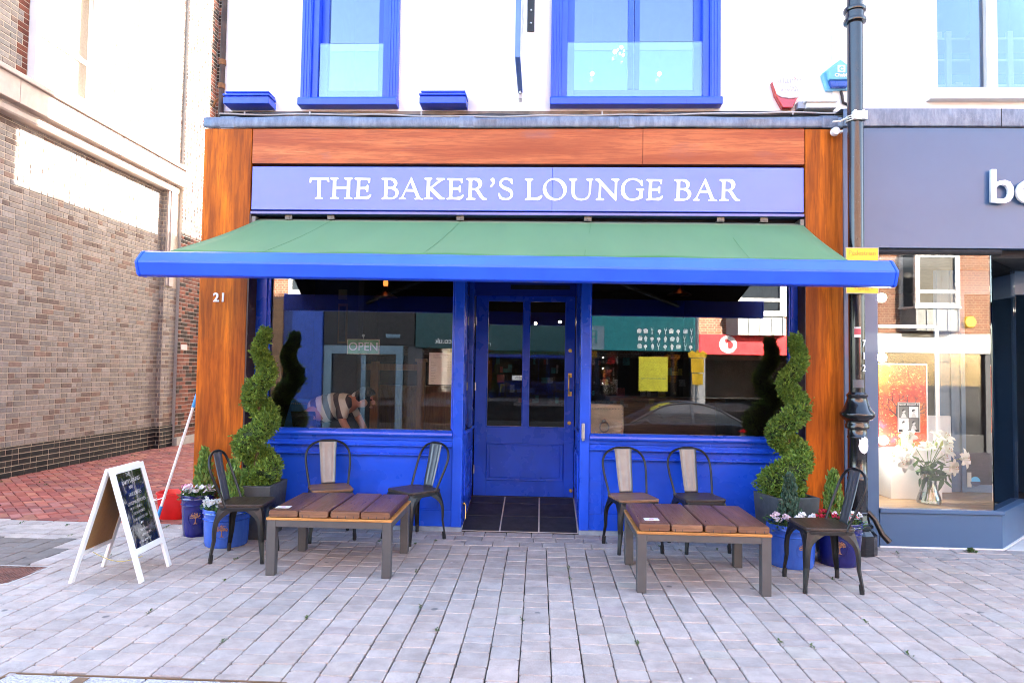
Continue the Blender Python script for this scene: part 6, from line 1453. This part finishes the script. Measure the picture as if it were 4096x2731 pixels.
def oshop(label, x0, x1, fmat, zf0, zf1, brick_holes=(), h=9):
    t = thing('shop_building', label, 'building', ((x0 + x1) / 2, YO, 0))
    mb = MB(); mb.box(x0, x1, YO - 6, YO - .35, 2.0, h); xs = x0
    for a, b, c_, d_ in sorted(brick_holes):
        if a > xs: mb.box(xs, a, YO - .35, YO, zf1, h)
        mb.box(a, b, YO - .35, YO, zf1, c_).box(a, b, YO - .35, YO, d_, h); xs = b
    if xs < x1: mb.box(xs, x1, YO - .35, YO, zf1, h)
    mb.build('wall', RB, t)
    MB().box(x0 + .02, x1 - .02, YO - .3, YO + .12, zf0, zf1 - .02).build('fascia', fmat, t, bevel=.01)
    MB().box(x0, x1, YO - 3, YO - 2.9, -.8, zf0).box(x0, x1, YO - 3, YO, -.79, -.72).box(x0, x1, YO - 3, YO, zf0, zf0 + .02).build('shop_room', plain('dim_shop_room', (.012, .011, .011), .8, 0, 0, .5, 1), t)
    for x in (x0, x1 - .22): MB().box(x, x + .22, YO - .3, YO + .06, -.8, zf0).build('pier', plain('shop_pier', (.05, .052, .06), .6), t)
    MB().box(x0 + .22, x1 - .22, YO - .1, YO, -.8, -.2).build('stall_riser', plain('dark_riser', (.02, .021, .023), .6), t)
    MB().box(x0 + .22, x1 - .22, YO - .06, YO - .05, -.2, zf0).build('shop_window', M['glass'], t)
    return t
def owin(t, x0, x1, z0, z1):
    o = MB().box(x0, x1, YO - .12, YO + .03, z0 - .05, z0).box(x0, x0 + .09, YO - .12, YO + .02, z0, z1).box(x1 - .09, x1, YO - .12, YO + .02, z0, z1).box(x0 + .09, x1 - .09, YO - .12, YO + .02, z1 - .09, z1).box(x0 + .09, x1 - .09, YO - .1, YO, z0, z0 + .1).box(x0 + .09, x1 - .09, YO - .1, YO, (z0 + z1) / 2, (z0 + z1) / 2 + .07).build('window', M['white_paint'], t)
    MB().box(x0 + .09, x1 - .09, YO - .07, YO - .06, z0 + .1, z1 - .09).build('pane', M['glass_dark'], o)
def bay(t, x0, x1, zlead, z0, z1):
    pr = lambda e: [(x0 - e, YO), (x0 + .25 - e, YO + .45 + e), (x1 - .25 + e, YO + .45 + e), (x1 + e, YO)]
    o = MB().prism(pr(0), 'z', zlead, z0).build('bay_apron', plain('grey_lead_panel', (.30, .31, .29), .6), t)
    s = MB(); n = 5
    for i in range(n): x = x0 + .25 + (x1 - x0 - .5) * i / (n - 1); s.box(x - .012, x + .012, YO + .45, YO + .475, zlead, z0)
    s.build('rib', M['greysticker'], o)
    w = MB(); w.prism(pr(.06), 'z', z0, z0 + .06).prism(pr(.02), 'z', z1, z1 + .15)
    for px, py in pr(-.03): w.box(px - .06, px + .06, py - .06, py + .06, z0 + .06, z1)
    w.box(x0 + .25, x1 - .25, YO + .38, YO + .46, z0 + .06, z0 + .16).box(x0 + .25, x1 - .25, YO + .38, YO + .46, z0 + .45, z0 + .55).box(x0 + .25, x1 - .25, YO + .38, YO + .46, z1 - .12, z1)
    o = w.build('bay_window', M['white_paint'], t)
    MB().prism(pr(-.04), 'z', z0 + .06, z1).build('pane', M['glass_dark'], o)
teal = plain('teal_fascia', (.008, .16, .19), .4); redf = plain('red_fascia', (.62, .015, .02), .35); ltb = plain('pale_blue_frame', (.11, .18, .24), .5)
R180 = (PI / 2, 0, PI)
def otext(name, s, size, x, z, mat, t, **k): text(name, s, size, (x, YO + .135, z), mat, t, rot=R180, **k)
t = oshop('red brick shop with dark blue fascia mirrored in the left bar window', -12.5, -6.98, plain('navy_fascia', (.014, .035, .17), .4), 2.0, 3.75, [(-8.18, -7.24, 3.92, 5.6), (-11, -10, 3.92, 5.6)])
owin(t, -8.18, -7.24, 3.92, 5.6); owin(t, -11, -10, 3.92, 5.6)
text('script', 'Sup', .62, (-8.25, YO + .135, 2.62), M['white_pl'], t, rot=R180, ext=.01, align='LEFT')
o = MB().box(-8.75, -8.26, YO + .06, YO + .20, -.8, 3.7).build('brown_pilaster', M['seat_brown'], t)
MB().box(-7.95, -6.98, YO + .06, YO + .20, -.8, 3.7).build('blue_pilaster', plain('royal_blue_pilaster', (.02, .06, .33), .4), t)
s = MB()
for i in range(3): s.box(-9.3, -8.95, YO + .01, YO + .02, .45 + i * .5, .85 + i * .5).box(-8.9, -8.75, YO + .01, YO + .02, .5 + i * .5, .9 + i * .5)
s.build('poster', plain('yellow_poster', (.75, .50, .04), .5, 0, 0, .5, 5), t)
t = oshop('narrow red brick shop with pale blue door frame mirrored behind the OPEN card', -6.98, -4.02, plain('black_fascia', (.008, .008, .010), .5), 2.27, 3.75, [(-6, -5, 4.2, 5.8)])
owin(t, -6, -5, 4.2, 5.8)
MB().box(-6.94, -6.70, YO, YO + .1, -.8, 2.25).box(-4.62, -4.4, YO, YO + .1, -.8, 2.25).box(-6.70, -4.62, YO, YO + .1, 1.98, 2.25).box(-5.75, -5.6, YO - .02, YO + .05, -.8, 1.98).build('door_frame', ltb, t, bevel=.01)
MB().box(-4.95, -4.5, YO + .125, YO + .135, 2.5, 2.62).build('plate', ltb, t)
t = oshop('red brick shop with teal fascia mirrored in the bar door and right window', -4.02, 4.88, teal, 2.2, 3.7, [(-3, -2, 4, 5.6), (0, 1, 4, 5.6)])
owin(t, -3, -2, 4, 5.6); owin(t, 0, 1, 4, 5.6)
MB().box(-4.0, 1.24, YO + .121, YO + .127, 2.21, 3.67).build('shaded_fascia', plain('shaded_teal', (.003, .040, .050), .4), t)  # shade over this end of the fascia, put into a darker teal sheet
otext('lettering', 'robertdyas.co.uk', .24, -2.55, 2.42, M['white_pl'], t, ext=.004)
MB().box(1.25, 1.95, YO + .121, YO + .13, 2.22, 2.96).build('fascia_block', ltb, t); text('letter', 'R', .6, (1.6, YO + .14, 2.6), teal, t, rot=R180)
s = MB(); r = random.Random(17)
for i in range(9):
    for j in range(3):
        x, z = 3.05 + i * .2 + r.uniform(-.02, .02), 2.34 + j * .24; k = r.randrange(4); y0, y1 = YO + .121, YO + .128
        if k == 0: s.lathe([(0, .0), (.055, .0)], (x, y1, z), 12, axis='y', cap=False).box(x - .01, x + .01, y0, y1, z - .11, z - .05)
        elif k == 1: s.box(x - .012, x + .012, y0, y1, z - .1, z + .04).box(x - .035, x - .022, y0, y1, z + .02, z + .1).box(x + .022, x + .035, y0, y1, z + .02, z + .1).box(x - .022, x + .022, y0, y1, z + .02, z + .04)
        elif k == 2: s.prism([(x - .06, z - .06), (x + .06, z - .06), (x + .075, z + .05), (x - .075, z + .05)], 'y', y0, y1).box(x - .04, x + .04, y0, y1, z + .06, z + .08)
        else: s.prism([(x - .02, z - .1), (x + .02, z - .1), (x + .05, z + .02), (x, z + .1), (x - .05, z + .02)], 'y', y0, y1)
s.build('kitchen_icons', M['white_pl'], t)
MB().box(3.05, 3.95, YO + .0, YO + .01, .95, 2.02).build('poster', plain('yellow_green_poster', (.58, .56, .04), .5), t); otext('poster_line', 'Cut the Cost of Living', .085, 3.5, 1.35, teal, t, ext=.002)
MB().box(-1.0, -.55, YO + .0, YO + .008, 1.2, 1.36).build('poster', M['paper'], t); text('poster_line', 'KEYS', .12, (-.77, YO + .012, 1.28), M['ink'], t, rot=R180)
s = MB(); r = random.Random(19)
for i in range(80): x = r.uniform(-3.7, 4.5); z = r.choice([.4, .75, 1.1, 1.45, 1.75]); s.box(x, x + r.uniform(.06, .25), YO - .9, YO - .7, z, z + r.uniform(.1, .3), r.randrange(6))
s.build('stock', [plain('stock_white', (.5, .5, .5), .5), plain('stock_yellow', (.6, .5, .03), .5), plain('stock_red', (.5, .05, .04), .5), plain('stock_teal', (.03, .3, .3), .5), plain('stock_black', (.02, .02, .02), .5), plain('stock_blue', (.05, .15, .4), .5)], t)
s = MB()
for i in range(14): x = -3.4 + i * .55; s.box(x, x + .3, YO - 1.6, YO - 1.5, 2.05, 2.08)
s.build('ceiling_light', glow('shop_strip_light', (1, .85, .6), 6), t)
t = oshop('red brick shop with red fascia and white ring emblem mirrored in the right window', 4.88, 9.58, redf, 2.12, 2.76, [])
bay(t, 5.75, 7.6, 2.72, 3.3, 4.95)
ring = MB(); cx, cz = 5.78, 2.44; ring.lathe([(.0, 0), (.27, 0)], (cx, YO + .135, cz), 28, axis='y', cap=False); ring.build('emblem', M['white_pl'], t)
MB().prism([(cx + .04 + .12 * math.cos(a), cz - .02 + .12 * math.sin(a)) for a in [i * PI / 10 for i in range(-6, 12)]] + [(cx - .10, cz + .18), (cx - .02, cz + .17)], 'y', YO + .136, YO + .142).build('emblem_mark', redf, t)
t = oshop('red brick shop with plain white fascia mirrored in the grey shop window', 9.58, 13.55, M['white_paint'], 2.24, 2.84, [])
bay(t, 10.86, 12.58, 2.90, 3.56, 5.2)
otext('digits', '85A', .24, 12.45, 2.0, M['brass'], t, ext=.004)
o = MB().lathe([(0, 0), (.17, 0), (.2, -.06), (.2, -.1)], (12.9, YO + .1, 3.2), 6, axis='y').build('alarm', M['yellow'], t)
t = oshop('red brick shop with pale blue fascia mirrored at the right of the grey shop', 13.55, 19, plain('sky_blue_fascia', (.22, .55, .75), .5), 2.24, 2.86, [(14, 15, 4, 5.4)])
owin(t, 14, 15, 4, 5.4); otext('letter', 'R', .42, 14.68, 2.55, M['brass'], t, ext=.03); otext('letter', 'D', .42, 14.3, 2.55, M['brass'], t, ext=.03)
# signpost opposite
t = thing('signpost', 'grey pole with small yellow crowned sign mirrored in the right bar window', 'signpost', (4.45, -13.2, -.75)); MB().tube([(4.45, -13.2, -.75), (4.45, -13.2, 3.2)], .05, 10).build('pole', plain('grey_pole', (.22, .23, .24), .5), t, smooth=True)
MB().box(4.27, 4.63, -13.14, -13.12, 1.55, 1.95).box(4.30, 4.60, -13.14, -13.12, 1.2, 1.52).prism([(4.2, 1.97), (4.7, 1.97), (4.72, 2.1), (4.6, 2.18), (4.5, 2.12), (4.45, 2.2), (4.4, 2.12), (4.3, 2.18), (4.18, 2.1)], 'y', -13.14, -13.12).build('plate', M['yellow'], t)
# parked car behind the photographer
paint = NT('charcoal_car_paint'); paint.set(color=(.012, .014, .018), rough=.25, coat=1.0, coatr=.03, metal=.3)
t = thing('parked_car', 'dark saloon car mirrored low in the right bar window', 'car', (3.35, -12.3, 0)); X0c, X1c, Yn, Yf = 1.2, 5.5, -11.4, -13.12
def arch(cx): return [(cx + .36 * math.cos(a), .31 + .36 * math.sin(a)) for a in [PI - i * PI / 10 for i in range(11)]]
ax1, ax2 = X0c + .85, X1c - .72
low = [(X0c, .28), (ax1 - .36, .24)] + arch(ax1) + [(ax1 + .36, .22), (ax2 - .36, .22)] + arch(ax2) + [(ax2 + .36, .24), (X1c, .32), (X1c + .02, .62), (X1c - .06, .88), (X1c - .6, .93), (X0c + 1.35, .92), (X0c + .9, .86), (X0c + .15, .72), (X0c - .03, .55)]
MB().prism(low, 'y', Yf, Yn).build('body', paint.mat, t, bevel=.05, seg=3)
cabp = smooth_path([(X0c + 1.15, 0, .90), (X0c + 1.55, 0, 1.10), (X0c + 2.0, 0, 1.33), (X0c + 2.5, 0, 1.425), (X0c + 3.0, 0, 1.41), (X0c + 3.45, 0, 1.28), (X0c + 3.85, 0, 1.06), (X0c + 4.1, 0, .92)], 4)
def csec(sgn, e=0): return [(p.x, (Yn - .06 - e if sgn > 0 else Yf + .06 + e) - sgn * .24 * max(0, (p.z - .90) / .52), p.z) for p in cabp]
a, b = csec(1), csec(-1); k = len(a)
MB().add(a + b, [tuple(range(k)), tuple(range(2 * k - 1, k - 1, -1))] + [(i, k + i, k + i + 1, i + 1) for i in range(k - 1)]).build('glasshouse', M['glass_dark'], t)
s = MB()
for sgn in (1, -1):
    c = csec(sgn, -.008)
    s.tube([(x, y, z + .008) for x, y, z in c], .026, 6)
    for i0, dx in ((k // 2, .03),):
        s.bar(c[i0], (c[i0][0] + dx, Yn - .055 if sgn > 0 else Yf + .055, .92), .07, .02, (0, 1, 0))
i0, i1 = [i for i in range(k) if cabp[i].z > 1.33][0], [i for i in range(k) if cabp[i].z > 1.33][-1]
for i in range(i0, i1): s.add([(a[i][0], a[i][1], a[i][2] + .012), (a[i + 1][0], a[i + 1][1], a[i + 1][2] + .012), (b[i + 1][0], b[i + 1][1], b[i + 1][2] + .012), (b[i][0], b[i][1], b[i][2] + .012)], [(0, 1, 2, 3)])
s.build('roof', paint.mat, t, smooth=True)
for cx in (ax1, ax2):
    for y0, sg_ in ((Yn - .02, 1), (Yf + .02, -1)):
        o = MB().lathe([(.20, -.2 * sg_), (.30, -.19 * sg_), (.318, -.15 * sg_), (.318, -.04 * sg_), (.30, .0), (.215, .0)], (cx, y0, .318), 28, axis='y', cap=False).build('wheel', M['rubber'], t, smooth=True)
        s = MB(); s.lathe([(.0, -.03 * sg_), (.19, -.05 * sg_), (.205, -.0), (.218, -.0)], (cx, y0, .318), 28, axis='y', cap=False, m=1)
        for k in range(5): an = k * 2 * PI / 5 + .3; s.bar((cx, y0 + .003 * sg_, .318), (cx + .21 * math.cos(an), y0 + .003 * sg_, .318 + .21 * math.sin(an)), .075, .02, (0, 1, 0))
        s.lathe([(.0, .006 * sg_), (.05, .0)], (cx, y0, .318), 14, axis='y', cap=False); s.build('rim', [M['steel'], M['ink']], o)
tl = MB().prism([(X1c - .42, .74), (X1c + .03, .68), (X1c + .0, .82), (X1c - .12, .86)], 'y', Yn - .25, Yn + .006); tl.build('tail_light', lens.mat, t); MB().prism([(X1c - .42, .74), (X1c + .03, .68), (X1c + .0, .82), (X1c - .12, .86)], 'y', Yf - .006, Yf + .25).build('tail_light', lens.mat, t)
for y in (Yn - .02, Yf + .02): MB().ball((X0c + 1.55, y, .96), .09, 10, 0, (1, .8, .6)).build('door_mirror', paint.mat, t, smooth=True)
t.location.z = -.70
for c in t.children: c.location.z = 0
for c in t.children:
    for q in c.children: q.location = (0, 0, 0)
